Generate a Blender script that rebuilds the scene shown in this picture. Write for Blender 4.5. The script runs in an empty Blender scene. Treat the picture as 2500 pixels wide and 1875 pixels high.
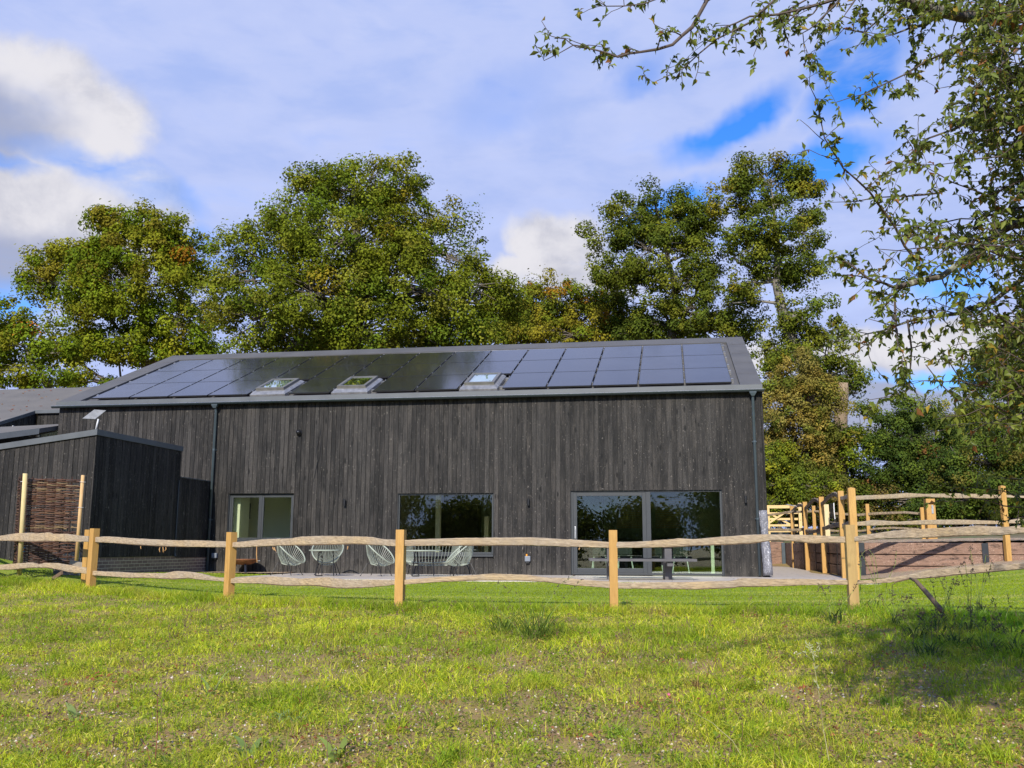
import bpy, math, random
import numpy as np
from mathutils import Vector, Matrix
random.seed(7)
RNG = np.random.default_rng(11)
C = bpy.context.scene.collection
scene = bpy.context.scene
R = math.radians

# ------------------------------------------------------------ camera
FPX = 2309.14                      # focal length in pixels of a 2500 wide picture
EYE = np.array([-2.1315, -23.5678, 0.7094])
PITCH, YAW, ROLL = R(9.72086), R(9.78592), R(.17605)
_fh = np.array([-math.sin(YAW), math.cos(YAW), 0.0])
_r0 = np.array([math.cos(YAW), math.sin(YAW), 0.0])
_z = np.array([0, 0, 1.0])
CF = _fh * math.cos(PITCH) + _z * math.sin(PITCH)
_u0 = -_fh * math.sin(PITCH) + _z * math.cos(PITCH)
CR = math.cos(ROLL) * _r0 + math.sin(ROLL) * _u0
CU = math.cos(ROLL) * _u0 - math.sin(ROLL) * _r0
cam_data = bpy.data.cameras.new("camera")
cam = bpy.data.objects.new("camera", cam_data)
C.objects.link(cam)
cam_data.sensor_width = 36
cam_data.lens = FPX / 2500 * 36
cam_data.clip_start = 0.05
cam_data.clip_end = 3000
m = Matrix.Identity(4)
for i in range(3):
    m[i][0] = CR[i]; m[i][1] = CU[i]; m[i][2] = -CF[i]; m[i][3] = EYE[i]
cam.matrix_world = m
scene.camera = cam

# ------------------------------------------------------------ light
SUN_EL, SUN_AZ = R(33), R(3)      # azimuth: how far left of straight behind the viewer
sun_dir = Vector((-math.sin(SUN_AZ) * math.cos(SUN_EL), -math.cos(SUN_AZ) * math.cos(SUN_EL), math.sin(SUN_EL)))
sun_data = bpy.data.lights.new("sun", 'SUN')
sun_data.energy = 4.9
sun_data.angle = R(0.6)
sun_data.color = (1.0, .93, .82)
sun = bpy.data.objects.new("sun", sun_data)
sun.rotation_euler = sun_dir.to_track_quat('Z', 'Y').to_euler()
sun.location = (-20, -30, 30)
C.objects.link(sun)
scene.view_settings.view_transform = 'Standard'
scene.view_settings.look = 'None'
scene.view_settings.exposure = 0.35
scene.view_settings.gamma = 1.0

world = bpy.data.worlds.new("World")
scene.world = world
world.use_nodes = True
wn, wl = world.node_tree.nodes, world.node_tree.links
wn.clear()
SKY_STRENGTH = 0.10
def wnode(t, **k):
    n = wn.new(t)
    for a, b in k.items(): setattr(n, a, b)
    return n
def wmath(op, a, b=None, c=None, clamp=False):
    n = wnode('ShaderNodeMath', operation=op, use_clamp=clamp)
    for i, v in enumerate((a, b, c)):
        if v is None: continue
        if isinstance(v, (int, float)): n.inputs[i].default_value = v
        else: wl.new(v, n.inputs[i])
    return n.outputs[0]
def wmix(f, a, b):
    n = wnode('ShaderNodeMix', data_type='RGBA')
    if isinstance(f, (int, float)): n.inputs[0].default_value = f
    else: wl.new(f, n.inputs[0])
    for i, v in ((6, a), (7, b)):
        if isinstance(v, tuple): n.inputs[i].default_value = (*v, 1)
        else: wl.new(v, n.inputs[i])
    return n.outputs[2]
out = wnode('ShaderNodeOutputWorld'); bg = wnode('ShaderNodeBackground')
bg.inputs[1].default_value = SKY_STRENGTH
wl.new(bg.outputs[0], out.inputs[0])
sky = wnode('ShaderNodeTexSky', sky_type='NISHITA', sun_disc=False, sun_elevation=SUN_EL,
            sun_rotation=math.atan2(sun_dir.x, sun_dir.y), altitude=50, air_density=1.1, dust_density=.4, ozone_density=2.5)
tc = wnode('ShaderNodeTexCoord')
sep = wnode('ShaderNodeSeparateXYZ'); wl.new(tc.outputs['Generated'], sep.inputs[0])
az = wmath('ARCTAN2', sep.outputs[0], sep.outputs[1])           # 0 = straight ahead (+Y), right positive
el = wmath('ARCSINE', sep.outputs[2])
ae = wnode('ShaderNodeCombineXYZ'); wl.new(az, ae.inputs[0]); wl.new(el, ae.inputs[1])
den = wmath('ADD', wmath('MAXIMUM', sep.outputs[2], 0.0), .22)
pl = wnode('ShaderNodeCombineXYZ')
wl.new(wmath('DIVIDE', sep.outputs[0], den), pl.inputs[0]); wl.new(wmath('DIVIDE', sep.outputs[1], den), pl.inputs[1])
def wnoise(vec, scale, detail=6, rough=.55, dist=0.0, loc=(0, 0, 0), rot=0, sc=(1, 1, 1)):
    mp = wnode('ShaderNodeMapping'); wl.new(vec, mp.inputs[0])
    mp.inputs['Location'].default_value = loc; mp.inputs['Rotation'].default_value = (0, 0, rot); mp.inputs['Scale'].default_value = sc
    n = wnode('ShaderNodeTexNoise'); wl.new(mp.outputs[0], n.inputs['Vector'])
    n.inputs['Scale'].default_value = scale; n.inputs['Detail'].default_value = detail
    n.inputs['Roughness'].default_value = rough; n.inputs['Distortion'].default_value = dist
    return n.outputs[0]
def wrange(v, a, b, c=0.0, d=1.0, smooth=True):
    n = wnode('ShaderNodeMapRange', interpolation_type='SMOOTHSTEP' if smooth else 'LINEAR')
    wl.new(v, n.inputs[0])
    for i, q in enumerate((a, b, c, d)): n.inputs[1 + i].default_value = q
    return n.outputs[0]
def skyae(px, py):
    d = CF + CR * (px - 1250) / FPX - CU * (py - 937.5) / FPX
    d = d / np.linalg.norm(d)
    return math.atan2(d[0], d[1]), math.asin(d[2])
warp_x = wnoise(ae.outputs[0], 9, 4, .6, loc=(3, 1, 0)); warp_y = wnoise(ae.outputs[0], 9, 4, .6, loc=(9, 5, 0))
wae = wnode('ShaderNodeCombineXYZ')
wl.new(wmath('ADD', az, wmath('MULTIPLY', wmath('SUBTRACT', warp_x, .5), .10)), wae.inputs[0])
wl.new(wmath('ADD', el, wmath('MULTIPLY', wmath('SUBTRACT', warp_y, .5), .07)), wae.inputs[1])
def blob(px, py, rx, ry, ang, soft=.2):
    """soft patch of sky centred on one direction: radii in radians, 1 in the middle and 0 outside"""
    a, e = skyae(px, py)
    mp = wnode('ShaderNodeMapping', vector_type='TEXTURE'); wl.new(wae.outputs[0], mp.inputs[0])
    mp.inputs['Location'].default_value = (a, e, 0); mp.inputs['Rotation'].default_value = (0, 0, R(ang)); mp.inputs['Scale'].default_value = (rx, ry, 1)
    l = wnode('ShaderNodeVectorMath', operation='LENGTH'); wl.new(mp.outputs[0], l.inputs[0])
    return wrange(l.outputs['Value'], 1.0, soft, 0.0, 1.0)
def msum(lst):
    o = lst[0]
    for v in lst[1:]: o = wmath('MAXIMUM', o, v)
    return o
holes = msum([wmath('MULTIPLY', blob(*b), s) for b, s in (
    ((1790, 310, .11, .030, 24), 1.0), ((1640, 515, .10, .027, 16), 1.0), ((1990, 415, .10, .030, 18), 1.0),
    ((2110, 190, .10, .045, 30), 1.0), ((2050, 120, .05, .03, 40), .9), ((1850, 560, .05, .015, 10), .6), ((1560, 180, .06, .025, 20), .5), ((1300, 760, .05, .035, 0), .35),
    ((210, 405, .10, .022, -10), 1.0), ((340, 455, .10, .030, -8), 1.0), ((480, 590, .05, .04, 0), .6), ((20, 725, .05, .035, 0), .9), ((20, 395, .05, .012, -10), .8), ((600, 620, .05, .04, 0), .35),
    ((2300, 910, .09, .012, 0), .8), ((2330, 700, .06, .04, 0), .7), ((1230, 250, .12, .05, 20), .25), ((1150, 830, .08, .02, 0), .35),
    ((1500, -700, .6, .16, 0), .75))])
streak = wnoise(ae.outputs[0], 5.5, 7, .6, .4, loc=(2, 4, 0), rot=R(-24), sc=(1, 3.2, 1))
fine = wnoise(ae.outputs[0], 13, 4, .5, .2, loc=(1, 7, 0), rot=R(-20), sc=(1, 2.0, 1))
hole = wmath('MULTIPLY', holes, wrange(wmath('ADD', wmath('MULTIPLY', streak, .6), wmath('MULTIPLY', fine, .4)), .30, .50), clamp=True)
thin = wmath('MULTIPLY', wrange(streak, .42, .72), .30)
clear = wmath('ADD', hole, wmath('MULTIPLY', thin, wrange(fine, .35, .7)), clamp=True)
K = 1.0 / SKY_STRENGTH
veil = wmix(wrange(wmath('ADD', wmath('MULTIPLY', fine, .4), wmath('MULTIPLY', streak, .6)), .3, .7), (.32 * K, .41 * K, .72 * K), (.48 * K, .53 * K, .76 * K))
white = msum([blob(*b) for b in (((90, 270, .15, .085, 0, .35)), ((230, 540, .13, .065, 12, .6)), ((60, 560, .15, .075, 0, .6)), ((1370, 600, .085, .055, 0, .3)),
                                 ((1350, 690, .17, .035, 0, .3)), ((2150, 850, .35, .03, 0, .3)),)])
lumps = wnoise(ae.outputs[0], 7, 9, .62, .15, loc=(8, 3, 0))
puff = wnoise(ae.outputs[0], 11, 8, .6, .3, loc=(5, 2, 0))
wcol = wmix(wrange(wmath('ADD', wmath('MULTIPLY', puff, .6), wmath('MULTIPLY', lumps, .4)), .36, .60), (.41 * K, .42 * K, .50 * K), (.64 * K, .63 * K, .67 * K))
grey = msum([blob(*b) for b in (((2150, 990, .30, .05, 0, .4)), ((0, 640, .17, .04, 0, .3)), ((2250, 960, .15, .03, 0, .4)), ((-30, 300, .10, .05, 10, .3)))])
wcol = wmix(grey, wcol, (.32 * K, .35 * K, .48 * K))
wmask = wrange(wmath('ADD', wmath('MAXIMUM', white, grey), wmath('MULTIPLY', wmath('SUBTRACT', lumps, .5), 1.5)), .14, .84)
wmask = wmath('MULTIPLY', wmask, wrange(wmath('MAXIMUM', white, grey), .0, .30), clamp=True)
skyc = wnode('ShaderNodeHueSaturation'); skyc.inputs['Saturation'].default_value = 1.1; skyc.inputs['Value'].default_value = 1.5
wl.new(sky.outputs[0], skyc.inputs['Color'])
cloud = wmix(wmask, veil, wcol)
clear2 = wmath('MULTIPLY', clear, wmath('SUBTRACT', 1.0, wmath('MULTIPLY', white, .55)))
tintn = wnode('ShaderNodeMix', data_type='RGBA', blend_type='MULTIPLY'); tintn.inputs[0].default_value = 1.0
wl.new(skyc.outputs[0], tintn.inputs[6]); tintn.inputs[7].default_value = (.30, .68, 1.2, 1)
open_sky = wmath('MAXIMUM', wrange(el, R(46), R(64)), wmath('MULTIPLY', wrange(sep.outputs[1], .25, -.15), wrange(el, R(9), R(22))))  # unseen sky overhead and behind made clearer to deepen the shadows
broken = wnoise(pl.outputs[0], 1.3, 6, .6, .3, loc=(4, 1, 0))
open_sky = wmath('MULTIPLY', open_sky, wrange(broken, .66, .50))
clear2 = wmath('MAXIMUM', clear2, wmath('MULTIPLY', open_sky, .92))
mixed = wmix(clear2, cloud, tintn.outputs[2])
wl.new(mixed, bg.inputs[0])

# ------------------------------------------------------------ helpers
def ray(px, py): return CF + CR * (px - 1250) / FPX - CU * (py - 937.5) / FPX
def at(px, py, D): return EYE + ray(px, py) * D
def on_y(px, py, Y):
    d = ray(px, py); return EYE + d * (Y - EYE[1]) / d[1]
def on_x(px, py, X):
    d = ray(px, py); return EYE + d * (X - EYE[0]) / d[0]
def on_line(px, py, a, b):
    """the point seen at (px,py) on the upright plane through ground points a and b"""
    d = ray(px, py); n = np.array([-(b[1] - a[1]), b[0] - a[0]]); ap = np.array([a[0], a[1]])
    t = (n @ (ap - EYE[:2])) / (n @ d[:2]); return EYE + d * t

class MB:
    def __init__(s): s.v = []; s.f = []; s.t = []
    def add(s, vs, fs, t=None):
        o = len(s.v); s.v.extend([tuple(map(float, p)) for p in vs]); s.f.extend([tuple(i + o for i in f) for f in fs])
        s.t.extend([random.random() if t is None else t] * len(vs)); return s
    def box(s, x0, x1, y0, y1, z0, z1, t=None):
        return s.add([(x0, y0, z0), (x1, y0, z0), (x1, y1, z0), (x0, y1, z0), (x0, y0, z1), (x1, y0, z1), (x1, y1, z1), (x0, y1, z1)],
                     [(3, 2, 1, 0), (4, 5, 6, 7), (0, 1, 5, 4), (1, 2, 6, 5), (2, 3, 7, 6), (3, 0, 4, 7)], t)
    def obox(s, c, a, b, d, t=None):
        """box with centre c and half-axis vectors a, b, d"""
        c, a, b, d = map(np.array, (c, a, b, d))
        vs = [c + i * a + j * b + k * d for k in (-1, 1) for i, j in ((-1, -1), (1, -1), (1, 1), (-1, 1))]
        return s.add(vs, [(3, 2, 1, 0), (4, 5, 6, 7), (0, 1, 5, 4), (1, 2, 6, 5), (2, 3, 7, 6), (3, 0, 4, 7)], t)
    def bar(s, p, q, w, h, up=(0, 0, 1), t=None):
        p, q = np.array(p, float), np.array(q, float); d = q - p; L = np.linalg.norm(d); d = d / L
        side = np.cross(d, up); side /= np.linalg.norm(side); u = np.cross(side, d)
        return s.obox((p + q) / 2, d * L / 2, side * w / 2, u * h / 2, t)
    def tube(s, pts, rad, n=8, caps=True, t=None):
        pts = [np.array(p, float) for p in pts]
        if not hasattr(rad, '__len__'): rad = [rad] * len(pts)
        vs = []; prev = None
        for i, p in enumerate(pts):
            d = pts[min(i + 1, len(pts) - 1)] - pts[max(i - 1, 0)]; d = d / (np.linalg.norm(d) + 1e-9)
            if prev is None:
                a = np.cross(d, (0, 0, 1.0) if abs(d[2]) < .9 else (1.0, 0, 0))
            else: a = prev - d * (prev @ d)
            a = a / (np.linalg.norm(a) + 1e-9); prev = a; b = np.cross(d, a)
            for k in range(n):
                th = 2 * math.pi * k / n; vs.append(p + rad[i] * (math.cos(th) * a + math.sin(th) * b))
        fs = [(i * n + k, i * n + (k + 1) % n, (i + 1) * n + (k + 1) % n, (i + 1) * n + k) for i in range(len(pts) - 1) for k in range(n)]
        if caps: fs += [tuple(range(n - 1, -1, -1)), tuple((len(pts) - 1) * n + k for k in range(n))]
        return s.add(vs, fs, t)
    def lathe(s, prof, n=24, c=(0, 0, 0), t=None):
        vs = [(c[0] + r * math.cos(2 * math.pi * k / n), c[1] + r * math.sin(2 * math.pi * k / n), c[2] + z) for r, z in prof for k in range(n)]
        fs = [(i * n + k, i * n + (k + 1) % n, (i + 1) * n + (k + 1) % n, (i + 1) * n + k) for i in range(len(prof) - 1) for k in range(n)]
        return s.add(vs, fs, t)
    def prism(s, poly, vec, t=None):
        """extrude a planar polygon (list of 3D points) along vec"""
        n = len(poly); vec = np.array(vec, float)
        vs = [np.array(p, float) for p in poly] + [np.array(p, float) + vec for p in poly]
        fs = [tuple(range(n - 1, -1, -1)), tuple(range(n, 2 * n))] + [(i, (i + 1) % n, n + (i + 1) % n, n + i) for i in range(n)]
        return s.add(vs, fs, t)
    def build(s, name, mat, parent=None, smooth=False, bevel=0):
        off = np.array(parent_loc(parent))
        me = bpy.data.meshes.new(name)
        me.from_pydata((np.array(s.v) - off).tolist() if s.v else [], [], s.f); me.update()
        at_ = me.attributes.new('tint', 'FLOAT', 'POINT'); at_.data.foreach_set('value', np.array(s.t, np.float32))
        me.materials.append(mat)
        if smooth: me.polygons.foreach_set('use_smooth', [True] * len(me.polygons))
        o = bpy.data.objects.new(name, me); C.objects.link(o)
        if parent: o.parent = parent
        if bevel:
            b = o.modifiers.new('bevel', 'BEVEL'); b.width = bevel; b.segments = 2; b.limit_method = 'ANGLE'
        return o
def build_each(name, mbs, mat, parent, **k): return [m_.build(name, mat, parent, **k) for m_ in mbs]
def parent_loc(p):
    l = Vector((0, 0, 0))
    while p is not None: l = l + p.location; p = p.parent
    return tuple(l)
def tag(o, label=None, cat=None, group=None, kind=None):
    if label: o['label'] = label
    if cat: o['category'] = cat
    if group: o['group'] = group
    if kind: o['kind'] = kind
    return o
def thing(name, label, cat, loc=(0, 0, 0), group=None):
    o = bpy.data.objects.new(name, None); o.empty_display_size = .3; C.objects.link(o); o.location = tuple(map(float, loc))
    return tag(o, label, cat, group)
def children(o): return [c for c in bpy.data.objects if c.parent == o]
def copy_tree(o, parent=None):
    c = o.copy(); C.objects.link(c); c.parent = parent
    for ch in children(o): copy_tree(ch, c)
    return c
def fast_mesh(name, V, F, mat, col=None, parent=None, smooth=False):
    """numpy mesh: V (n,3), F (m,k) all faces with k corners, col (n,3)"""
    V = np.asarray(V, np.float32) - np.array(parent_loc(parent), np.float32)
    F = np.asarray(F, np.int32); k = F.shape[1]
    me = bpy.data.meshes.new(name)
    me.vertices.add(len(V)); me.vertices.foreach_set('co', V.ravel())
    me.loops.add(F.size); me.loops.foreach_set('vertex_index', F.ravel())
    me.polygons.add(len(F)); me.polygons.foreach_set('loop_start', np.arange(0, F.size, k, dtype=np.int32))
    if smooth: me.polygons.foreach_set('use_smooth', np.ones(len(F), bool))
    me.update(calc_edges=True)
    if col is not None:
        a = me.attributes.new('leaf_tint', 'FLOAT_COLOR', 'POINT')
        a.data.foreach_set('color', np.concatenate([np.asarray(col, np.float32), np.ones((len(V), 1), np.float32)], 1).ravel())
    me.materials.append(mat)
    o = bpy.data.objects.new(name, me); C.objects.link(o)
    if parent: o.parent = parent
    return o

# ------------------------------------------------------------ materials
class Mat:
    def __init__(s, name):
        s.m = bpy.data.materials.new(name); s.m.use_nodes = True; s.nt = s.m.node_tree; s.nt.nodes.clear()
        s.out = s.node('ShaderNodeOutputMaterial'); s.b = s.node('ShaderNodeBsdfPrincipled'); s.link(s.b.outputs[0], s.out.inputs[0])
        s.tc = s.node('ShaderNodeTexCoord').outputs['Object']
    def node(s, t, **k):
        n = s.nt.nodes.new(t)
        for a, b in k.items(): setattr(n, a, b)
        return n
    def link(s, a, b): s.nt.links.new(a, b)
    def put(s, sock, v):
        if isinstance(v, tuple): sock.default_value = (*v, 1) if len(v) == 3 and sock.type == 'RGBA' else v
        elif isinstance(v, (int, float)): sock.default_value = v
        else: s.link(v, sock)
    def noise(s, scale=5, sc=(1, 1, 1), detail=5, rough=.6, dist=0, vec=None, loc=(0, 0, 0)):
        mp = s.node('ShaderNodeMapping'); s.link(vec or s.tc, mp.inputs[0]); mp.inputs['Scale'].default_value = sc; mp.inputs['Location'].default_value = loc
        n = s.node('ShaderNodeTexNoise'); s.link(mp.outputs[0], n.inputs['Vector'])
        for k, v in (('Scale', scale), ('Detail', detail), ('Roughness', rough), ('Distortion', dist)): n.inputs[k].default_value = v
        return n.outputs[0]
    def rng(s, v, a, b, c=0.0, d=1.0, smooth=False):
        n = s.node('ShaderNodeMapRange', interpolation_type='SMOOTHSTEP' if smooth else 'LINEAR'); s.put(n.inputs[0], v)
        for i, q in enumerate((a, b, c, d)): n.inputs[1 + i].default_value = q
        return n.outputs[0]
    def mix(s, f, a, b, mode='MIX'):
        n = s.node('ShaderNodeMix', data_type='RGBA', blend_type=mode); s.put(n.inputs[0], f); s.put(n.inputs[6], a); s.put(n.inputs[7], b); return n.outputs[2]
    def math(s, op, a, b=0.0, clamp=False):
        n = s.node('ShaderNodeMath', operation=op, use_clamp=clamp); s.put(n.inputs[0], a); s.put(n.inputs[1], b); return n.outputs[0]
    def attr(s, name): return s.node('ShaderNodeAttribute', attribute_name=name)
    def bump(s, h, strength=.3, dist=.01):
        n = s.node('ShaderNodeBump'); s.put(n.inputs['Height'], h); n.inputs['Strength'].default_value = strength; n.inputs['Distance'].default_value = dist
        s.link(n.outputs[0], s.b.inputs['Normal']); return n
    def base(s, c): s.put(s.b.inputs['Base Color'], c); return s
    def rough(s, v): s.put(s.b.inputs['Roughness'], v); return s
    def spec(s, v): s.put(s.b.inputs['Specular IOR Level'], v); return s
def simple(name, col, rough=.5, metal=0, var=.12, scale=8, bump=0, sc=(1, 1, 1)):
    M = Mat(name); n = M.noise(scale, sc)
    lo = tuple(c * (1 - var * 2) for c in col); hi = tuple(min(1, c * (1 + var * 1.5)) for c in col)
    M.base(M.mix(M.rng(n, .25, .75), lo, hi)); M.rough(M.rng(n, .2, .8, max(0, rough - .08), min(1, rough + .1)))
    M.b.inputs['Metallic'].default_value = metal
    if bump: M.bump(M.noise(scale * 6, sc), bump)
    return M.m
def charred(name, k=1.0):
    M = Mat(name); t = M.attr('tint').outputs['Fac']
    ofs = M.node('ShaderNodeVectorMath', operation='ADD'); cz = M.node('ShaderNodeCombineXYZ'); M.link(M.math('MULTIPLY', t, 61.0), cz.inputs[2]); M.link(M.math('MULTIPLY', t, 23.0), cz.inputs[0])
    M.link(M.tc, ofs.inputs[0]); M.link(cz.outputs[0], ofs.inputs[1]); V_ = ofs.outputs[0]
    grain = M.noise(7, (16, 16, .45), 7, .7, .25, vec=V_)
    streak = M.noise(2.6, (22, 22, .30), 4, .6, .1, vec=V_, loc=(5, 2, 3))
    crackle = M.noise(42, (1.3, 1.3, .5), 4, .75)
    patch = M.noise(1.1, (4, 4, .8), 4, .65, vec=V_, loc=(3, 2, 1))
    base = M.mix(t, (.017 * k, .0158 * k, .0148 * k), (.066 * k, .061 * k, .056 * k))
    base = M.mix(M.rng(streak, .40, .60), M.mix(.55, base, (.007, .0068, .0065)), base)
    base = M.mix(M.rng(patch, .50, .66, 0, .6), base, (.072 * k, .064 * k, .056 * k))
    base = M.mix(M.rng(patch, .46, .36, 0, .7), base, (.008, .008, .0078))
    base = M.mix(M.rng(grain, .54, .66, 0, .5), base, (.098 * k, .088 * k, .076 * k))
    base = M.mix(M.rng(grain, .46, .36, 0, .7), base, (.006, .006, .006))
    base = M.mix(M.rng(crackle, .50, .40, 0, .5), base, (.009, .009, .009))
    fl = M.noise(17, (1.3, 1.3, .8), 5, .7, vec=V_, loc=(7, 1, 4))
    base = M.mix(M.rng(fl, .615, .665, 0, .85), base, (.20 * k, .18 * k, .155 * k))
    knots = M.node('ShaderNodeTexVoronoi'); mp = M.node('ShaderNodeMapping'); M.link(V_, mp.inputs[0]); mp.inputs['Scale'].default_value = (5, 5, 1.8); M.link(mp.outputs[0], knots.inputs['Vector'])
    knots.inputs['Scale'].default_value = 1.0
    base = M.mix(M.rng(knots.outputs['Distance'], .10, .17, .85, 0), base, (.006, .006, .006))
    sp = M.node('ShaderNodeSeparateXYZ'); M.link(M.tc, sp.inputs[0]); splash = M.noise(3, (2, 2, 1), 4, .6)
    base = M.mix(M.math('MULTIPLY', M.rng(sp.outputs[2], .45, .02, 0, .55), M.rng(splash, .35, .6)), base, (.085, .078, .066))
    M.base(base); M.rough(M.rng(grain, .3, .7, .5, .8)); M.spec(.22)
    M.bump(M.math('ADD', M.math('MULTIPLY', crackle, .8), grain), .7, .015)
    return M.m
def timber(name, c1, c2, scale=6, sc=(1, 1, 8), bump=.25, knots=True, rough=.7):
    M = Mat(name); t = M.attr('tint').outputs['Fac']
    g = M.noise(scale, sc, 6, .6, .8); f = M.noise(scale * 9, sc, 3, .6)
    base = M.mix(M.rng(g, .3, .7), c1, c2)
    base = M.mix(M.rng(t, 0, 1, 0, .25), base, tuple(c * .75 for c in c1))
    base = M.mix(M.rng(f, .55, .8, 0, .35), base, tuple(c * .55 for c in c1))
    if knots:
        v = M.node('ShaderNodeTexVoronoi'); M.link(M.tc, v.inputs['Vector']); v.inputs['Scale'].default_value = 3.2
        base = M.mix(M.rng(v.outputs['Distance'], .05, .13, .6, 0), base, tuple(c * .4 for c in c1))
    M.base(base); M.rough(rough); M.bump(M.math('ADD', g, M.math('MULTIPLY', f, .5)), bump, .01)
    return M.m
def leaf_mat(name, trans=.35, gloss=.35, rough=.45, sat=1.0):
    M = Mat(name); a = M.attr('leaf_tint').outputs['Color']
    M.base(a); M.rough(rough); M.spec(gloss)
    tr = M.node('ShaderNodeBsdfTranslucent'); hs = M.node('ShaderNodeHueSaturation'); M.link(a, hs.inputs['Color']); hs.inputs['Value'].default_value = 1.5; hs.inputs['Hue'].default_value = .485
    M.link(hs.outputs[0], tr.inputs[0])
    mx = M.node('ShaderNodeMixShader'); mx.inputs[0].default_value = trans
    M.link(M.b.outputs[0], mx.inputs[1]); M.link(tr.outputs[0], mx.inputs[2]); M.link(mx.outputs[0], M.out.inputs[0])
    return M.m
def glass(name, tint=(.90, .93, .88), boost=1.0):
    M = Mat(name); M.nt.nodes.remove(M.b)
    tr = M.node('ShaderNodeBsdfTransparent'); tr.inputs[0].default_value = (*tint, 1)
    gl = M.node('ShaderNodeBsdfGlossy'); gl.inputs['Roughness'].default_value = .0; gl.inputs[0].default_value = (.95, 1, .97, 1)
    w = M.noise(1.1, detail=1); bp = M.node('ShaderNodeBump'); M.link(w, bp.inputs['Height']); bp.inputs['Strength'].default_value = .12; bp.inputs['Distance'].default_value = .02
    M.link(bp.outputs[0], gl.inputs['Normal'])
    fr = M.node('ShaderNodeFresnel'); fr.inputs[0].default_value = 1.52
    f2 = M.math('ADD', M.math('MULTIPLY', fr.outputs[0], 1.6 * boost), .02, clamp=True)
    mx = M.node('ShaderNodeMixShader'); M.link(f2, mx.inputs[0]); M.link(tr.outputs[0], mx.inputs[1]); M.link(gl.outputs[0], mx.inputs[2]); M.link(mx.outputs[0], M.out.inputs[0])
    return M.m

CHAR = charred('charred_cladding', 1.0)
CHAR_ANNEX = charred('charred_cladding_annex', .85)
METAL = simple('grey_roof_metal', (.088, .098, .105), .5, 0, .10, 2)
MEMBRANE = simple('roof_membrane', (.088, .086, .083), .62, 0, .10, 1.2, .05)
MEMBRANE_BROWN = simple('old_roof_membrane', (.125, .115, .10), .7, 0, .12, 1.0, .05)
GUTTER = simple('gutter_metal', (.022, .032, .036), .35, 0, .08, 3)
PIPE = simple('downpipe_metal', (.055, .075, .088), .35, 0, .10, 2)
FRAME = simple('window_frame_paint', (.026, .031, .036), .5, 0, .05, 4)
BLACKP = simple('black_plastic', (.012, .012, .013), .35, 0, .05, 5)
ALU = simple('bright_aluminium', (.62, .62, .62), .3, .85, .08, 20)
LEAD = simple('lead_flashing', (.30, .30, .30), .38, .5, .18, 9, .1)
WHITE_METAL = simple('pale_grey_plastic', (.52, .53, .54), .4, 0, .03, 4)
GREYBOX = simple('grey_socket_plastic', (.16, .18, .21), .45, 0, .06, 6)
ORANGE = simple('orange_plastic', (.75, .30, .03), .4, 0, .05, 6)
PLASTER = simple('interior_plaster', (.78, .78, .62), .8, 0, .03, 1)
INTFLOOR = simple('interior_floor', (.45, .40, .32), .35, 0, .08, 3)
DARKROOM = simple('dark_joinery', (.03, .032, .03), .5, 0, .1, 2)
GLASS = glass('window_glass')
GLASS_D = glass('patio_door_glass', (.78, .86, .80), 1.2)
PALEWOOD = timber('pale_table_wood', (.45, .32, .17), (.6, .45, .26), 4, (1, 6, 6), .05)
# ------------------------------------------------------------ terrain heights (thin plate spline through surveyed spots)
FENCE = np.array([(-15.4, -6.8), (-12.25, -8.08), (-9.0, -9.42), (-5.89, -10.68), (-2.98, -10.62), (-.06, -11.34), (2.9, -13.3)])
SPOTS = np.array([(-2.1, -23.6, -.79), (-9, -23.5, -.80), (5, -23.6, -.79), (-22, -22, -.6), (14, -22, -.6), (-2, -17, -.44), (-9, -17, -.45), (4, -17, -.40), (-15, -15, -.36),
    (-15.4, -6.8, .02), (-12.25, -8.08, -.085), (-9.0, -9.42, -.15), (-5.89, -10.68, -.146), (-2.98, -10.6, -.148), (-.06, -11.34, -.09), (1.6, -12.4, -.06), (4, -12, 0.0), (8, -12, .2),
    (-9, -6, -.09), (-3, -6.5, -.08), (-12, -4.2, -.04), (-9.8, -3.9, -.02), (-2.6, -3.9, -.02), (1.5, -3.9, -.02), (0, -1, -.04), (-8, 0, -.04), (-13, -.5, -.02), (1.7, .3, -.02),
    (3.2, -1.6, .06), (5.6, -2.0, .26), (8, -2, .5), (12, -3, .9), (5, .6, .33), (8, .6, .55),
    (-14.3, -5.2, .07), (-14.7, -6.4, .12), (-16.6, -5.2, .45), (-20, -6, .6), (-19, -12, .1), (-25, -10, .4), (-14.3, -1, .02), (-17, -2, .2), (-10, 6, -.1), (-17, 6, -.05), (-2, 6, -.1), (1, 8, -.04), (1, 13, -.04),
    (-25, 5, .6), (-20, 16, .7), (-8, 16, .7), (5, 16, .7), (14, 10, 1.0), (-60, -60, -2), (60, -60, -2), (-60, 60, 1.5), (60, 60, 1.5), (0, -60, -2.2), (0, 70, 1.4), (-60, 0, 1), (60, 0, 1.4)], float)
def _phi(r): return r * r * np.log(r + 1e-9)
_n = len(SPOTS); _A = np.zeros((_n + 3, _n + 3))
_A[:_n, :_n] = _phi(np.linalg.norm(SPOTS[:, None, :2] - SPOTS[None, :, :2], axis=2)) + np.eye(_n) * .05
_A[:_n, _n] = 1; _A[:_n, _n + 1:] = SPOTS[:, :2]; _A[_n:, :_n] = _A[:_n, _n:].T
_W = np.linalg.solve(_A, np.concatenate([SPOTS[:, 2], np.zeros(3)]))
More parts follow.
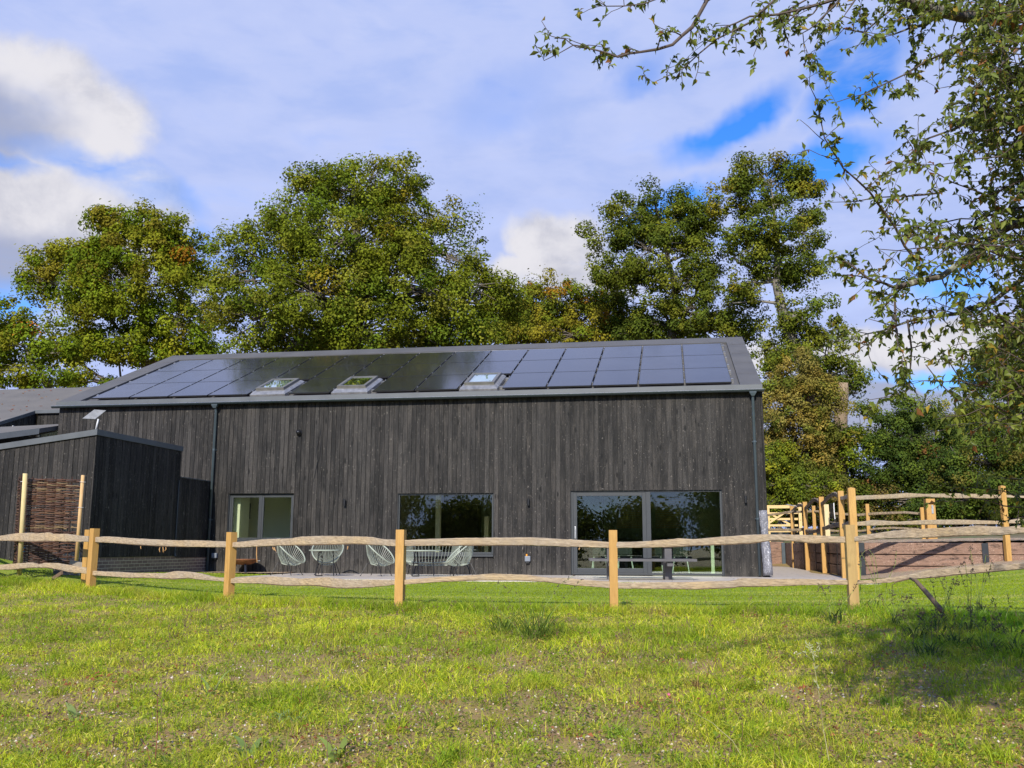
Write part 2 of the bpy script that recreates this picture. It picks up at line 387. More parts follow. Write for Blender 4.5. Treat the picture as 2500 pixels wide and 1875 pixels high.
def H(x, y):
    x = np.atleast_1d(np.asarray(x, float)); y = np.atleast_1d(np.asarray(y, float)); sh = np.broadcast(x, y).shape
    x = np.broadcast_to(x, sh).ravel(); y = np.broadcast_to(y, sh).ravel(); res = np.zeros(len(x))
    for i in range(0, len(x), 20000):
        xx, yy = x[i:i + 20000], y[i:i + 20000]
        r = np.sqrt((xx[:, None] - SPOTS[None, :, 0]) ** 2 + (yy[:, None] - SPOTS[None, :, 1]) ** 2)
        res[i:i + 20000] = _phi(r) @ _W[:_n] + _W[_n] + _W[_n + 1] * xx + _W[_n + 2] * yy
    far = np.clip((np.maximum(np.abs(x), np.abs(y)) - 55) / 30, 0, 1)
    res = res * (1 - far) + 0.4 * far * np.sign(y + 10)
    return res.reshape(sh)
def h1(x, y): return float(H(x, y)[0])
def smooth_noise(x, y, s, seed):
    g = np.random.default_rng(seed).random((64, 64)); u = (x / s) % 63; v = (y / s) % 63
    i, j = u.astype(int), v.astype(int); fu, fv = u - i, v - j; fu = fu * fu * (3 - 2 * fu); fv = fv * fv * (3 - 2 * fv)
    return (g[i, j] * (1 - fu) + g[i + 1, j] * fu) * (1 - fv) + (g[i, j + 1] * (1 - fu) + g[i + 1, j + 1] * fu) * fv
def bumps(x, y):
    return (smooth_noise(x, y, 1.7, 1) - .5) * .05 + (smooth_noise(x, y, .45, 2) - .5) * .035 + (smooth_noise(x, y, .16, 3) - .5) * .012
def side_of_fence(x, y):
    """distance in front of the field fence (towards the viewer positive)"""
    yl = np.interp(x, FENCE[:, 0], FENCE[:, 1]); yl = np.where(x > 2.9, -13.3 - (x - 2.9) * .5, yl); yl = np.where(x < -15.4, -6.8 - (x + 15.4) * .45, yl)
    return yl - y
def sheet(name, xs, ys, zf, mat, keep=None, kind='structure', col=None):
    X, Y = np.meshgrid(xs, ys, indexing='ij'); Z = zf(X.ravel(), Y.ravel())
    V = np.stack([X.ravel(), Y.ravel(), Z], 1); n = len(ys)
    i, j = np.meshgrid(np.arange(len(xs) - 1), np.arange(n - 1), indexing='ij'); a = (i * n + j).ravel()
    F = np.stack([a, a + n, a + n + 1, a + 1], 1)
    if keep is not None:
        cx = V[F, 0].mean(1); cy = V[F, 1].mean(1); F = F[keep(cx, cy)]
        used = np.unique(F); mp = np.full(len(V), -1); mp[used] = np.arange(len(used)); V = V[used]; F = mp[F]
    o = fast_mesh(name, V, F, mat, smooth=True); tag(o, kind=kind); return o

# materials of the ground
M = Mat('field_soil')
n1 = M.noise(1.3, detail=6); n2 = M.noise(14, detail=6); n3 = M.noise(70, detail=4)
c = M.mix(M.rng(n1, .35, .65), (.24, .14, .065), (.27, .20, .06)); c = M.mix(M.rng(n2, .50, .72, 0, .7), c, (.25, .25, .04))
c = M.mix(M.rng(n3, .62, .74, 0, .7), c, (.34, .27, .18)); c = M.mix(M.rng(n3, .38, .25, 0, .8), c, (.06, .042, .025))
M.base(c).rough(.9); M.bump(n3, .6, .02); SOIL = M.m
M = Mat('lawn_turf')
n1 = M.noise(.8, sc=(1, 2.5, 1), detail=4); n2 = M.noise(30, detail=5); n3 = M.noise(5, sc=(1, 5, 1), detail=4)
c = M.mix(M.rng(n1, .35, .65), (.20, .27, .016), (.25, .32, .020)); c = M.mix(M.rng(n3, .50, .72, 0, .55), c, (.30, .30, .07)); c = M.mix(M.rng(n2, .35, .7, .5, 0), c, (.06, .11, .015))
M.base(c).rough(.85); M.bump(n2, .5, .02); TURF = M.m
M = Mat('golden_gravel')
v = M.node('ShaderNodeTexVoronoi'); M.link(M.tc, v.inputs['Vector']); v.inputs['Scale'].default_value = 55
c = M.mix(M.rng(v.outputs['Distance'], .1, .8), (.66, .50, .32), (.28, .20, .12)); cc = M.mix(.35, c, v.outputs['Color'], 'MULTIPLY')
M.base(cc).rough(.8); M.bump(v.outputs['Distance'], .8, .02); GRAVEL = M.m
M = Mat('porcelain_patio')
n1 = M.noise(3, detail=6); br = M.node('ShaderNodeTexBrick'); M.link(M.tc, br.inputs['Vector']); br.offset = .5
br.inputs['Scale'].default_value = 1; br.inputs['Brick Width'].default_value = .9; br.inputs['Row Height'].default_value = .6; br.inputs['Mortar Size'].default_value = .006
br.inputs['Color1'].default_value = (.46, .405, .345, 1); br.inputs['Color2'].default_value = (.49, .43, .37, 1); br.inputs['Mortar'].default_value = (.17, .16, .15, 1)
M.base(M.mix(M.rng(n1, .3, .7, .8, 1), (.2, .18, .17), br.outputs[0])).rough(.55); PATIO = M.m
M = Mat('bank_earth')
n1 = M.noise(1.2, detail=6); n2 = M.noise(16, detail=5)
M.base(M.mix(M.rng(n1, .4, .6), M.mix(n2, (.10, .07, .04), (.22, .16, .10)), (.09, .11, .03))).rough(.9); M.bump(n2, .6, .03); EARTH = M.m

# the ground: one sheet to the horizon, finer near the viewer
xs = np.unique(np.concatenate([np.arange(-16, 8.01, .16), np.geomspace(8, 1600, 26), -np.geomspace(16, 1600, 24)]))
ys = np.unique(np.concatenate([np.arange(-24, 2.01, .16), np.geomspace(2, 1600, 28), -np.geomspace(24, 1600, 24)]))
def field_z(x, y):
    s = side_of_fence(x, y); z = H(x, y) + bumps(x, y) * np.clip(s * 2 + .6, 0, 1) * (np.abs(x) < 60)
    return np.where(s < -.15, z - .02, z)
sheet('field', xs, ys, field_z, SOIL)
# mown lawn between the fence and the patio
def lawn_keep(x, y):
    s = side_of_fence(x, y); ok = (s < .05) & (y < .6) & (x > -30) & (x < 16)
    ok &= ~((x > -11.9) & (x < 1.78) & (y > -3.9)); ok &= ~((x > -14.4) & (x <= -11.8) & (y > -.9)); ok &= ~((x < -14.25) & (y > -5.2))
    ok &= ~((x >= 1.7) & (y > gravel_edge(x)))
    return ok
def gravel_edge(x): return np.interp(x, [1.7, 2.6, 4.0, 6.0, 16], [-1.3, -1.0, -.9, -1.1, -2.0])
sheet('lawn', np.arange(-30, 16.01, .1), np.arange(-16, 1.0, .1), lambda x, y: H(x, y) + .012, TURF, lawn_keep)
# patio of large slabs, with the passage round the corner of the barn
mb = MB(); mb.prism([(-11.9, -3.9, -.05), (1.76, -3.9, -.05), (1.76, 13.55, -.05), (.02, 13.55, -.05), (.02, .0, -.05), (-11.9, .0, -.05)], (0, 0, .055))
tag(mb.build('patio', PATIO), kind='structure')
sheet('gravel_strip', np.arange(-14.36, -11.85, .05), np.arange(-.9, .02, .05), lambda x, y: np.maximum(H(x, y), 0) + .022 + RNG.random(len(x)) * .012, GRAVEL)
sheet('gravel_path', np.arange(1.76, 14, .07), np.arange(-3.2, .78, .07), lambda x, y: H(x, y) + .02 + RNG.random(len(x)) * .012, GRAVEL, lambda x, y: y > gravel_edge(x))
# raised yard behind the retaining walls
def yard_z(x, y):
    z = np.where(x > 2.05, .785 + .02 * np.clip(y - .8, 0, 30) + .018 * np.clip(x - 2.3, 0, 20), .86)
    return np.maximum(z + np.clip(y - 13.7, 0, 60) * .012, 0) + (smooth_noise(x + 50, y + 50, 2.0, 5) - .5) * .06 * np.clip((y - 3) / 3, 0, 1)
xs = np.unique(np.concatenate([-np.geomspace(6, 120, 20), np.arange(-6, 20, .35), [1.98, 2.05], np.geomspace(20, 120, 12)])); ys = np.unique(np.concatenate([np.arange(.92, 24, .35), np.geomspace(24, 140, 16), [13.75]]))
sheet('yard_bank', xs, ys, yard_z, EARTH, lambda x, y: ((x > 2.0) & (y > .85)) | (y > 13.8))
sheet('yard_gravel', np.arange(2.05, 16, .08), np.arange(.90, 4.6, .08), lambda x, y: yard_z(x, y) + .02 + RNG.random(len(x)) * .015, GRAVEL)
# ------------------------------------------------------------ the barn
BX0, BX1, BD = -18.96, 0.0, 11.65           # left end, right end, depth
ZE, ZFT, RY, RZ = 4.496, 4.613, 5.82, 7.114 # fascia foot, fascia top, ridge
W1 = (-13.81, -11.98, .78, 2.057); W2 = (-9.166, -6.665, .50, 2.03); DR = (-4.713, -1.021, .0, 2.07)
HOLES = [W1, W2, DR]
barn = thing('barn_house', 'long black timber clad barn house with solar panels on its grey pitched roof', 'house', (-9.5, 0, 0))

def clad(mb, a, b, y0, zlo, ztop, holes, w=.1205, th=.022, gap=.010, seed=1, back=(0, 1)):
    """vertical boards from ground point a to b; y0 unused offset; ztop is a function of distance along"""
    rg = random.Random(seed); a = np.array(a, float); b = np.array(b, float); L = np.linalg.norm(b - a); d = (b - a) / L; nrm = np.array([d[1], -d[0]])
    u = 0.0
    while u < L - .01:
        ww = min(w + rg.uniform(-.004, .004), L - u); t = rg.random() ** 1.3; off = rg.uniform(-.0035, .0035); tilt = rg.uniform(-.0012, .0012)
        segs = [(zlo, None)]
        u0, u1 = u + gap / 2, u + ww - gap / 2
        pieces = []
        cuts = sorted({u0, u1} | {min(max(h[0], u0), u1) for h in holes} | {min(max(h[1], u0), u1) for h in holes})
        for c0, c1 in zip(cuts[:-1], cuts[1:]):
            if c1 - c0 < .008: continue
            mid = (c0 + c1) / 2; zs = [(zlo, None)]
            for h in holes:
                if h[0] < mid < h[1]: zs = [(zlo, h[2]), (h[3], None)]
            for z0, z1 in zs:
                if z1 is not None and z1 - z0 < .02: continue
                za = z1 if z1 is not None else ztop(c0); zb = z1 if z1 is not None else ztop(c1)
                p0 = a + d * c0; p1 = a + d * c1; f = nrm * (th + off)
                q = [p0, p1]; vs = []
                for p in q:
                    pass
                f0 = nrm * (th + off - tilt); f1 = nrm * (th + off + tilt)
                vs = [(*p0, z0), (*p1, z0), (*p1, zb), (*p0, za), (*(p0 + f0), z0), (*(p1 + f1), z0), (*(p1 + f1), zb), (*(p0 + f0), za)]
                mb.add(vs, [(0, 1, 2, 3), (7, 6, 5, 4), (4, 5, 1, 0), (5, 6, 2, 1), (6, 7, 3, 2), (7, 4, 0, 3)], t)
        u += ww
    return mb
# front boards stand proud of the backing (front face at Y=0)
mb = MB()
clad(mb, (BX0, .022), (BX1, .022), 0, .0, lambda u: 4.5, [(h[0] - BX0, h[1] - BX0, h[2], h[3]) for h in HOLES], seed=3)
clad(mb, (BX1, 0.0), (BX1, BD), 0, 0, lambda u: ZE + (RZ - ZFT) * (1 - abs(u - RY) / RY) - .03, [], seed=4)
clad(mb, (BX0, BD), (BX0, 0.0), 0, 0, lambda u: ZE + (RZ - ZFT) * (1 - abs(u - RY) / RY) - .03, [], seed=5)
clad(mb, (BX1, BD), (BX0, BD), 0, 0, lambda u: 4.5, [], seed=6)
mb.build('cladding', CHAR, barn)
# backing walls (structure behind the boards), with the openings
mb = MB()
def walled(mb, x0, x1, y0, y1, z0, z1, holes):
    xs = sorted({x0, x1} | {h[0] for h in holes} | {h[1] for h in holes})
    for a, b in zip(xs[:-1], xs[1:]):
        hh = [h for h in holes if h[0] < (a + b) / 2 < h[1]]
        if not hh: mb.box(a, b, y0, y1, z0, z1)
        else:
            h = hh[0]
            if h[2] > z0 + .01: mb.box(a, b, y0, y1, z0, h[2])
            mb.box(a, b, y0, y1, h[3], z1)
walled(mb, BX0 + .03, BX1 - .03, .024, .30, -.1, 4.48, HOLES)
mb.box(BX1 - .3, BX1 - .005, .302, BD - .302, -.1, 4.48); mb.box(BX0 + .005, BX0 + .3, .302, BD - .302, -.1, 4.48); mb.box(BX0 + .03, BX1 - .03, BD - .30, BD - .005, -.1, 4.48)
for x in (BX0 + .03, BX1 - .03 - .2):
    mb.prism([(x, .1, 4.485), (x, BD - .1, 4.485), (x, RY, RZ - .22)], (.2, 0, 0))
mb.build('inner_wall', simple('breather_wall', (.02, .02, .02), .9), barn)

# roof: structural slope, membrane border standing above the recess that holds the panels
def rp(x, s, n=0.0, back=False):
    """point on the front slope: x along, s metres up the slope from the eave, n above the slope"""
    L = math.hypot(RY + .1, RZ - ZFT); cy, cz = (RY + .1) / L, (RZ - ZFT) / L
    y = -.10 + s * cy - n * cz; z = ZFT + s * cz + n * cy
    return (x, y if not back else 2 * RY - y, z)
SL = math.hypot(RY + .1, RZ - ZFT)
XA, XB = BX0 - .05, BX1 + .02
mb = MB()
RX0, RX1, RS0, RS1 = -18.36, -.50, .085, 5.62       # recess
DEP = .07
def slab(x0, x1, s0, s1, n0, n1):
    vs = [rp(x, s, n) for n in (n0, n1) for x, s in ((x0, s0), (x1, s0), (x1, s1), (x0, s1))]
    mb.add(vs, [(3, 2, 1, 0), (4, 5, 6, 7), (0, 1, 5, 4), (1, 2, 6, 5), (2, 3, 7, 6), (3, 0, 4, 7)])
slab(XA, RX0, 0, SL, -.12, 0); slab(RX1, XB, 0, SL, -.12, 0); slab(RX0, RX1, 0, RS0, -.12, 0); slab(RX0, RX1, RS1, SL, -.12, 0); slab(RX0, RX1, RS0, RS1, -.12, -DEP)
vs = [rp(x, s, n, True) for n in (-.12, 0) for x, s in ((XA, 0), (XB, 0), (XB, SL), (XA, SL))]
mb.add(vs, [(3, 2, 1, 0), (4, 5, 6, 7), (0, 1, 5, 4), (1, 2, 6, 5), (2, 3, 7, 6), (3, 0, 4, 7)])
roof = mb.build('roof', MEMBRANE, barn)
seams = []   # faint lap seams of the membrane
for s in (1.3, 2.6, 3.9, 5.2):
    for x0, x1 in ((XA + .02, RX0 - .02), (RX1 + .02, XB - .02)):
        vs = [rp(x, q, .004) for x, q in ((x0, s), (x1, s), (x1, s + .025), (x0, s + .025))]; seams.append(MB().add(vs, [(0, 1, 2, 3)]))
build_each('lap_seam', seams, simple('seam_membrane', (.135, .125, .11), .6), roof)
mb = MB()
for i in range(7):
    x0 = XA + (XB - XA) * i / 7 + (.004 if i else 0); x1 = XA + (XB - XA) * (i + 1) / 7
    mb.box(x0, x1, -.125, -.102, ZE, ZFT + .004)
mb.box(XA, XB, -.101, .02, ZE - .01, ZE + .05)
for i in range(1, 7):
    x = XA + (XB - XA) * i / 7; mb.box(x - .05, x + .05, -.1275, -.1255, ZE + .003, ZFT + .002)
mb.build('fascia', METAL, barn)
mb = MB()   # half round gutter
gy, gz, gr = -.158, ZE - .012, .056
sec = [(gy + gr * math.cos(t), gz + gr * math.sin(t)) for t in np.linspace(math.pi, 2 * math.pi, 11)] + [(gy + (gr - .004) * math.cos(t), gz + (gr - .004) * math.sin(t)) for t in np.linspace(2 * math.pi, math.pi, 11)]
mb.prism([(XA - .09, y, z) for y, z in sec], (XB - XA + .13, 0, 0))
for x in (XA - .085, XB + .035): mb.prism([(x, y, z) for y, z in sec[:11]], (.004, 0, 0))
for k in range(20):
    x = XA + .4 + k * .96
    sec2 = [(gy + (gr + .004) * math.cos(t), gz + (gr + .004) * math.sin(t)) for t in np.linspace(math.pi, 2 * math.pi, 11)] + [(gy + gr * math.cos(t), gz + gr * math.sin(t)) for t in np.linspace(2 * math.pi, math.pi, 11)]
    mb.prism([(x, y, z + .002) for y, z in sec2], (.03, 0, 0))
mb.build('gutter', GUTTER, barn)
mb = MB(); mb.tube([(XA - .09, gy - gr + .004, gz + .004), (XB + .04, gy - gr + .004, gz + .004)], .005, 6); mb.build('gutter_rim', ALU, barn)
for x in (-14.262, -.215):
    mb = MB(); yp = -.075
    mb.tube([(x, gy, gz - .05), (x, gy + .03, gz - .13), (x, yp, gz - .22), (x, yp, .03)], .036, 14)
    d = mb.build('downpipe', PIPE, barn, smooth=True)
    mb = MB(); mb.add([(x + a, gy + b, z) for z, k in ((gz - .045, 1), (gz - .075, .95), (gz - .15, .42)) for a, b in ((-.085 * k, -.05 * k), (.085 * k, -.05 * k), (.085 * k, .05 * k), (-.085 * k, .05 * k))],
        [(i * 4 + j, i * 4 + (j + 1) % 4, i * 4 + 4 + (j + 1) % 4, i * 4 + 4 + j) for i in range(2) for j in range(4)] + [(3, 2, 1, 0), (8, 9, 10, 11)])
    mb.build('hopper', PIPE, d)
    for z in (1.35, 3.2): mb = MB(); mb.tube([(x, yp, z), (x, yp, z + .045)], .0405, 14); mb.box(x - .055, x + .055, -.045, .0, z + .012, z + .032); mb.build('pipe_collar', PIPE, d)

# solar panels
M = Mat('solar_glass')
sep_ = M.node('ShaderNodeSeparateXYZ'); M.link(M.tc, sep_.inputs[0])
lx = M.math('FRACT', M.math('MULTIPLY', sep_.outputs[0], 10.6)); ly = M.math('FRACT', M.math('MULTIPLY', sep_.outputs[1], 6.1))
line = M.math('MAXIMUM', M.math('LESS_THAN', lx, .035), M.math('LESS_THAN', ly, .02))
nn = M.noise(1.5, detail=3)
M.base(M.mix(M.math('MULTIPLY', line, .4), M.mix(nn, (.012, .012, .016), (.018, .018, .024)), (.05, .05, .055)))
M.rough(M.rng(nn, .3, .7, .12, .17)); M.spec(.6); M.b.inputs['Coat Weight'].default_value = .28; M.b.inputs['Coat Roughness'].default_value = .05; M.b.inputs['Coat IOR'].default_value = 1.5
SOLAR = M.m; SFRAME = simple('panel_frame', (.03, .03, .032), .35, .3)
PW, PS, PX0, PSS = 1.1597, 1.6854, -18.0735, .157
proto_p = None
def make_panel(x, s):
    mb = MB(); g = .019; w, l = PW - 2 * g, PS - 2 * g * .6
    e1 = np.array([1, 0, 0.]); e2 = np.array(rp(0, 1)) - np.array(rp(0, 0)); e3 = np.cross(e1, e2)
    o = np.array(rp(x, s, .05))
    def P(a, b, n): return o + e1 * a + e2 * b + e3 * n
    mb2 = MB(); mb2.add([P(g + .012, g * .6 + .012, .0015), P(PW - g - .012, g * .6 + .012, .0015), P(PW - g - .012, PS - g * .6 - .012, .0015), P(g + .012, PS - g * .6 - .012, .0015)], [(0, 1, 2, 3)])
    fr = MB(); q = [(g, g * .4), (PW - g, g * .4), (PW - g, PS - g * .4), (g, PS - g * .4)]
    fr.add([P(a, b, n) for n in (-.035, 0) for a, b in q], [(3, 2, 1, 0), (4, 5, 6, 7), (0, 1, 5, 4), (1, 2, 6, 5), (2, 3, 7, 6), (3, 0, 4, 7)])
    return mb2, fr
for j in range(3):
    for i in range(15):
        if j == 0 and i in (4, 6, 9): continue
        x, s = PX0 + i * PW, PSS + j * PS
        a, f = make_panel(x, s)
        p = f.build('solar_panel', SFRAME, barn)
        a.build('solar_glass', SOLAR, p)
mb = MB()    # mounting rails and clamps in the gaps
rails_ = []
for j in range(3):
    for k in (.35, 1.3):
        s = PSS + j * PS + k
        rails_.append(MB()); rails_[-1].add([rp(x, q, n) for n in (-.065, .012) for x, q in ((PX0 - .05, s - .02), (PX0 + 15 * PW + .05, s - .02), (PX0 + 15 * PW + .05, s + .02), (PX0 - .05, s + .02))],
               [(3, 2, 1, 0), (4, 5, 6, 7), (0, 1, 5, 4), (1, 2, 6, 5), (2, 3, 7, 6), (3, 0, 4, 7)])
build_each('mounting_rail', rails_, ALU, barn)
clamps = []
for j in range(3):
    for k in (.35, 1.3):
        s = PSS + j * PS + k
        for i in range(16):
            x = PX0 + i * PW; w = .010 if 0 < i < 15 else .03; x += (.012 if i == 15 else 0)
            if j == 0 and k < 1 and i in (5, 7, 10): continue
            clamps.append(MB()); clamps[-1].add([rp(xx, q, n) for n in (-.02, .058) for xx, q in ((x - w, s - .03), (x + w, s - .03), (x + w, s + .03), (x - w, s + .03))],
               [(3, 2, 1, 0), (4, 5, 6, 7), (0, 1, 5, 4), (1, 2, 6, 5), (2, 3, 7, 6), (3, 0, 4, 7)])
build_each('panel_clamp', clamps, ALU, barn)
mb = MB(); mb.tube([rp(PX0 + 5.6 * PW, 5.36, -.0), rp(PX0 + 9 * PW, 5.37, .01), rp(PX0 + 12 * PW, 5.355, 0), rp(PX0 + 15 * PW + .03, 5.36, -.01), rp(PX0 + 15 * PW + .09, 5.2, -.02)], .02, 6); mb.build('cable_conduit', LEAD, barn)
# skylights
SKY_REFLECT = simple('painted_sky_reflection', (.66, .70, .75), .7)  # pale sheet under the glass, reflected sky put into its colour
SKYGL = glass('skylight_glass', (.75, .85, .8), 1.5)
e2 = np.array(rp(0, 1)) - np.array(rp(0, 0)); e3 = np.cross((1, 0, 0.), e2)
def ring(mb, x0, x1, s0, s1, t, n0, n1):
    for a, b, c, d in ((x0, x1, s0, s0 + t), (x0, x1, s1 - t, s1), (x0, x0 + t, s0 + t, s1 - t), (x1 - t, x1, s0 + t, s1 - t)):
        mb.add([rp(x, s, n) for n in (n0, n1) for x, s in ((a, c), (b, c), (b, d), (a, d))], [(3, 2, 1, 0), (4, 5, 6, 7), (0, 1, 5, 4), (1, 2, 6, 5), (2, 3, 7, 6), (3, 0, 4, 7)])
SFR = simple('skylight_frame_metal', (.17, .165, .15), .4, .3)
for k, i in enumerate((4, 6, 9)):
    xc = PX0 + (i + .5) * PW - (.04 if k else .02); w = .40; s0, s1 = .36, 1.50
    fl = MB(); vs = [rp(x, s, n) for (x0_, x1_, sa, sb, n) in ((xc - w - .10, xc + w + .10, s0 - .20, s1 + .12, -.06), (xc - w - .10, xc + w + .10, s0 - .20, s1 + .12, .03), (xc - w - .045, xc + w + .045, s0 - .07, s1 + .04, .09)) for x, s in ((x0_, sa), (x1_, sa), (x1_, sb), (x0_, sb))]
    fl.add(vs, [(a * 4 + b, a * 4 + (b + 1) % 4, a * 4 + 4 + (b + 1) % 4, a * 4 + 4 + b) for a in (0, 1) for b in range(4)] + [(3, 2, 1, 0)])
    ring(fl, xc - w - .045, xc + w + .045, s0 - .07, s1 + .04, .14, .075, .09)
    sk = MB(); ring(sk, xc - w, xc + w, s0, s1, .075, .085, .165)
    so = sk.build('skylight', SFR, barn)
    fl.build('flashing', LEAD, so)
    f2 = MB(); ring(f2, xc - w + .074, xc + w - .074, s0 + .074, s1 - .074, .022, .09, .15); f2.build('sash', METAL, so)
    g = MB(); g.add([rp(x, s, .146) for x, s in ((xc - w + .09, s0 + .09), (xc + w - .09, s0 + .09), (xc + w - .09, s1 - .09), (xc - w + .09, s1 - .09))], [(0, 1, 2, 3)]); g.build('pane', SKYGL, so)
    bl = MB(); bl.add([rp(x, s, .11) for x, s in ((xc - w + .08, s0 + .08), (xc + w - .08, s0 + .08), (xc + w - .08, s1 - .08), (xc - w + .08, s1 - .08))], [(0, 1, 2, 3)])
    bl.build('blind' if k != 1 else 'tree_reflection_sheet', SKY_REFLECT if k != 1 else simple('painted_tree_reflection', (.05, .075, .045), .8), so)  # added sheets carry painted reflections: pale sky outside, green trees in the middle

# windows
def framebox(mb, x0, x1, z0, z1, y0, y1, t, tb=None, tt=None):
    tb = tb or t; tt = tt or t
    mb.box(x0, x0 + t, y0, y1, z0, z1); mb.box(x1 - t, x1, y0, y1, z0, z1)
    mb.box(x0 + t, x1 - t, y0, y1, z0, z0 + tb); mb.box(x0 + t, x1 - t, y0, y1, z1 - tt, z1)
def pane(parent, x0, x1, z0, z1, y, mat=GLASS):
    p = MB(); p.box(x0, x1, y, y + .006, z0, z1); return p.build('pane', mat, parent)
def reveal(mb, h, y0=.0235, y1=.10):
    """dark lining of the opening"""
    x0, x1, z0, z1 = h; t = .012
    mb.box(x0, x0 + t, y0, y1, z0, z1); mb.box(x1 - t, x1, y0, y1, z0, z1); mb.box(x0 + t, x1 - t, y0, y1, z1 - t, z1)
mb = MB(); x0, x1, z0, z1 = W1
reveal(mb, W1); x0 += .013; x1 -= .013; z1 -= .013
framebox(mb, x0, x1, z0, z1, .075, .145, .04, .075)
xm = (x0 + x1) / 2 - .02; mb.box(xm - .022, xm + .022, .075, .145, z0 + .076, z1 - .041)
w = mb.build('window', FRAME, barn, bevel=.004)
for a, b in ((x0 + .041, xm - .023), (xm + .023, x1 - .041)):
    s = MB(); framebox(s, a, b, z0 + .077, z1 - .042, .082, .135, .048); sh = s.build('sash', FRAME, w, bevel=.004)
    pane(sh, a + .046, b - .046, z0 + .122, z1 - .088, .105)
s = MB(); s.box(x0 - .03, x1 + .03, -.045, .074, z0 - .055, z0 - .002); s.build('sill', FRAME, w)
mb = MB(); x0, x1, z0, z1 = W2
reveal(mb, W2); x0 += .013; x1 -= .013; z1 -= .013
framebox(mb, x0, x1, z0, z1, .055, .135, .032, .055)
w = mb.build('window', FRAME, barn, bevel=.004); pane(w, x0 + .03, x1 - .03, z0 + .053, z1 - .03, .085)
s = MB(); s.box(x0 - .03, x1 + .03, -.055, .054, z0 - .055, z0 - .002); s.build('sill', FRAME, w)
# sliding door
mb = MB(); x0, x1, z0, z1 = DR; z0 = .02
reveal(mb, DR); x0 += .013; x1 -= .013; z1 -= .013
framebox(mb, x0, x1, z0, z1, .05, .19, .045, .05, .03)
xm = -2.80; mb.box(xm - .055, xm + .055, .045, .13, z0 + .051, z1 - .031)
door = mb.build('sliding_door', FRAME, barn, bevel=.004)
s = MB(); framebox(s, x0 + .046, xm - .056, z0 + .052, z1 - .032, .06, .12, .095, .11, .085); lf = s.build('sliding_leaf', FRAME, door, bevel=.004)
pane(lf, x0 + .139, xm - .149, z0 + .16, z1 - .115, .088, GLASS_D)
pane(door, xm + .056, x1 - .044, z0 + .051, z1 - .031, .10, GLASS_D)
s = MB(); s.box(x0 + .085, x0 + .108, .03, .058, .93, 1.16, 0); s.box(x0 + .078, x0 + .115, .05, .0605, .90, 1.19, 0); s.build('handle', ALU, lf, bevel=.003)

# inside: rooms behind the glass
def ibox(name, mat, *bx):
    for b in bx: mb = MB(); mb.box(*b); mb.build(name, mat, barn)
ibox('floor', INTFLOOR, (BX0 + .31, BX1 - .31, .31, BD - .31, -.02, .03))
ibox('ceiling', PLASTER, (BX0 + .31, BX1 - .31, .31, BD - .31, 2.5, 2.56))
ibox('partition', PLASTER, (-14.9, -14.8, .31, 5, .031, 2.499), (-10.6, -10.5, .31, 7, .031, 2.499), (-14.79, -12.25, 1.7, 1.8, .031, 2.499), (-11.75, -10.61, 1.7, 1.8, .031, 2.499), (-12.25, -11.75, 1.7, 1.8, 2.0, 2.499), (-14.2, -13.62, .33, .9, .031, 2.499),
     (-5.6, -5.5, .31, 3.2, .031, 2.499))
OLIVE = simple('olive_wall_paint', (.30, .36, .27), .8)
ibox('kitchen_wall', OLIVE, (-10.49, -.32, 7.0, 7.1, .031, 2.499), (-14.79, -10.61, 6.5, 6.6, .031, 2.499))
ibox('kitchen_units', DARKROOM, (-6.2, -.9, 6.4, 6.99, .031, .95), (-6.2, -4.4, 6.5, 6.99, .96, 2.3), (-9.6, -8.4, 6.4, 6.99, .031, 2.2))
ibox('white_column', PLASTER, (-8.72, -8.60, 2.2, 2.35, .031, 2.499), (-7.62, -7.50, 3.6, 3.75, .031, 1.55), (-1.30, -1.22, .95, 1.1, .031, .74))
# wall lights, outlets, vent, cable
for x, z in ((-10.567, 1.805), (-5.76, 1.793), (-.475, 1.837)):
    mb = MB(); mb.tube([(x, -.075, z - .085), (x, -.075, z + .085)], .03, 14); o = mb.build('wall_light', BLACKP, barn, smooth=False)
    mb = MB(); mb.box(x - .025, x + .025, -.05, -.001, z - .04, z + .04); mb.build('bracket', BLACKP, o)
for x, z, cap in ((-14.09, .43, False), (-5.781, .39, True)):
    mb = MB(); mb.box(x - .07, x + .07, -.085, -.001, z - .055, z + .075); o = mb.build('outdoor_socket', GREYBOX, barn, bevel=.012)
    mb = MB(); mb.box(x - .045, x + .045, -.075, -.01, z - .10, z - .056); mb.build('cable_gland', BLACKP, o)
    if cap: mb = MB(); mb.tube([(x - .025, -.045, z + .075), (x - .025, -.045, z + .125)], .022, 10); mb.build('orange_cap', ORANGE, o)
mb = MB(); mb.lathe([(0, .13), (.05, .12), (.062, .06), (.062, .03), (.075, .03), (.075, 0)], 18)
v = [(x + -11.90, -z - .001, y + 3.652) for x, y, z in mb.v]; mb.v = v; mb.build('security_camera', BLACKP, barn, smooth=True)
mb = MB(); pts = [(-11.32, -.012, 3.72), (-11.34, -.012, 3.5), (-11.40, -.012, 3.2), (-11.36, -.012, 2.9), (-11.41, -.012, 2.6), (-11.46, -.012, 2.35)]
mb.tube(pts, .006, 6); mb.tube([(-11.32, -.012, 3.7), (-11.28, -.012, 3.4), (-11.31, -.012, 3.0), (-11.37, -.012, 2.75), (-11.35, -.012, 2.45)], .006, 6); mb.build('loose_cable', BLACKP, barn)

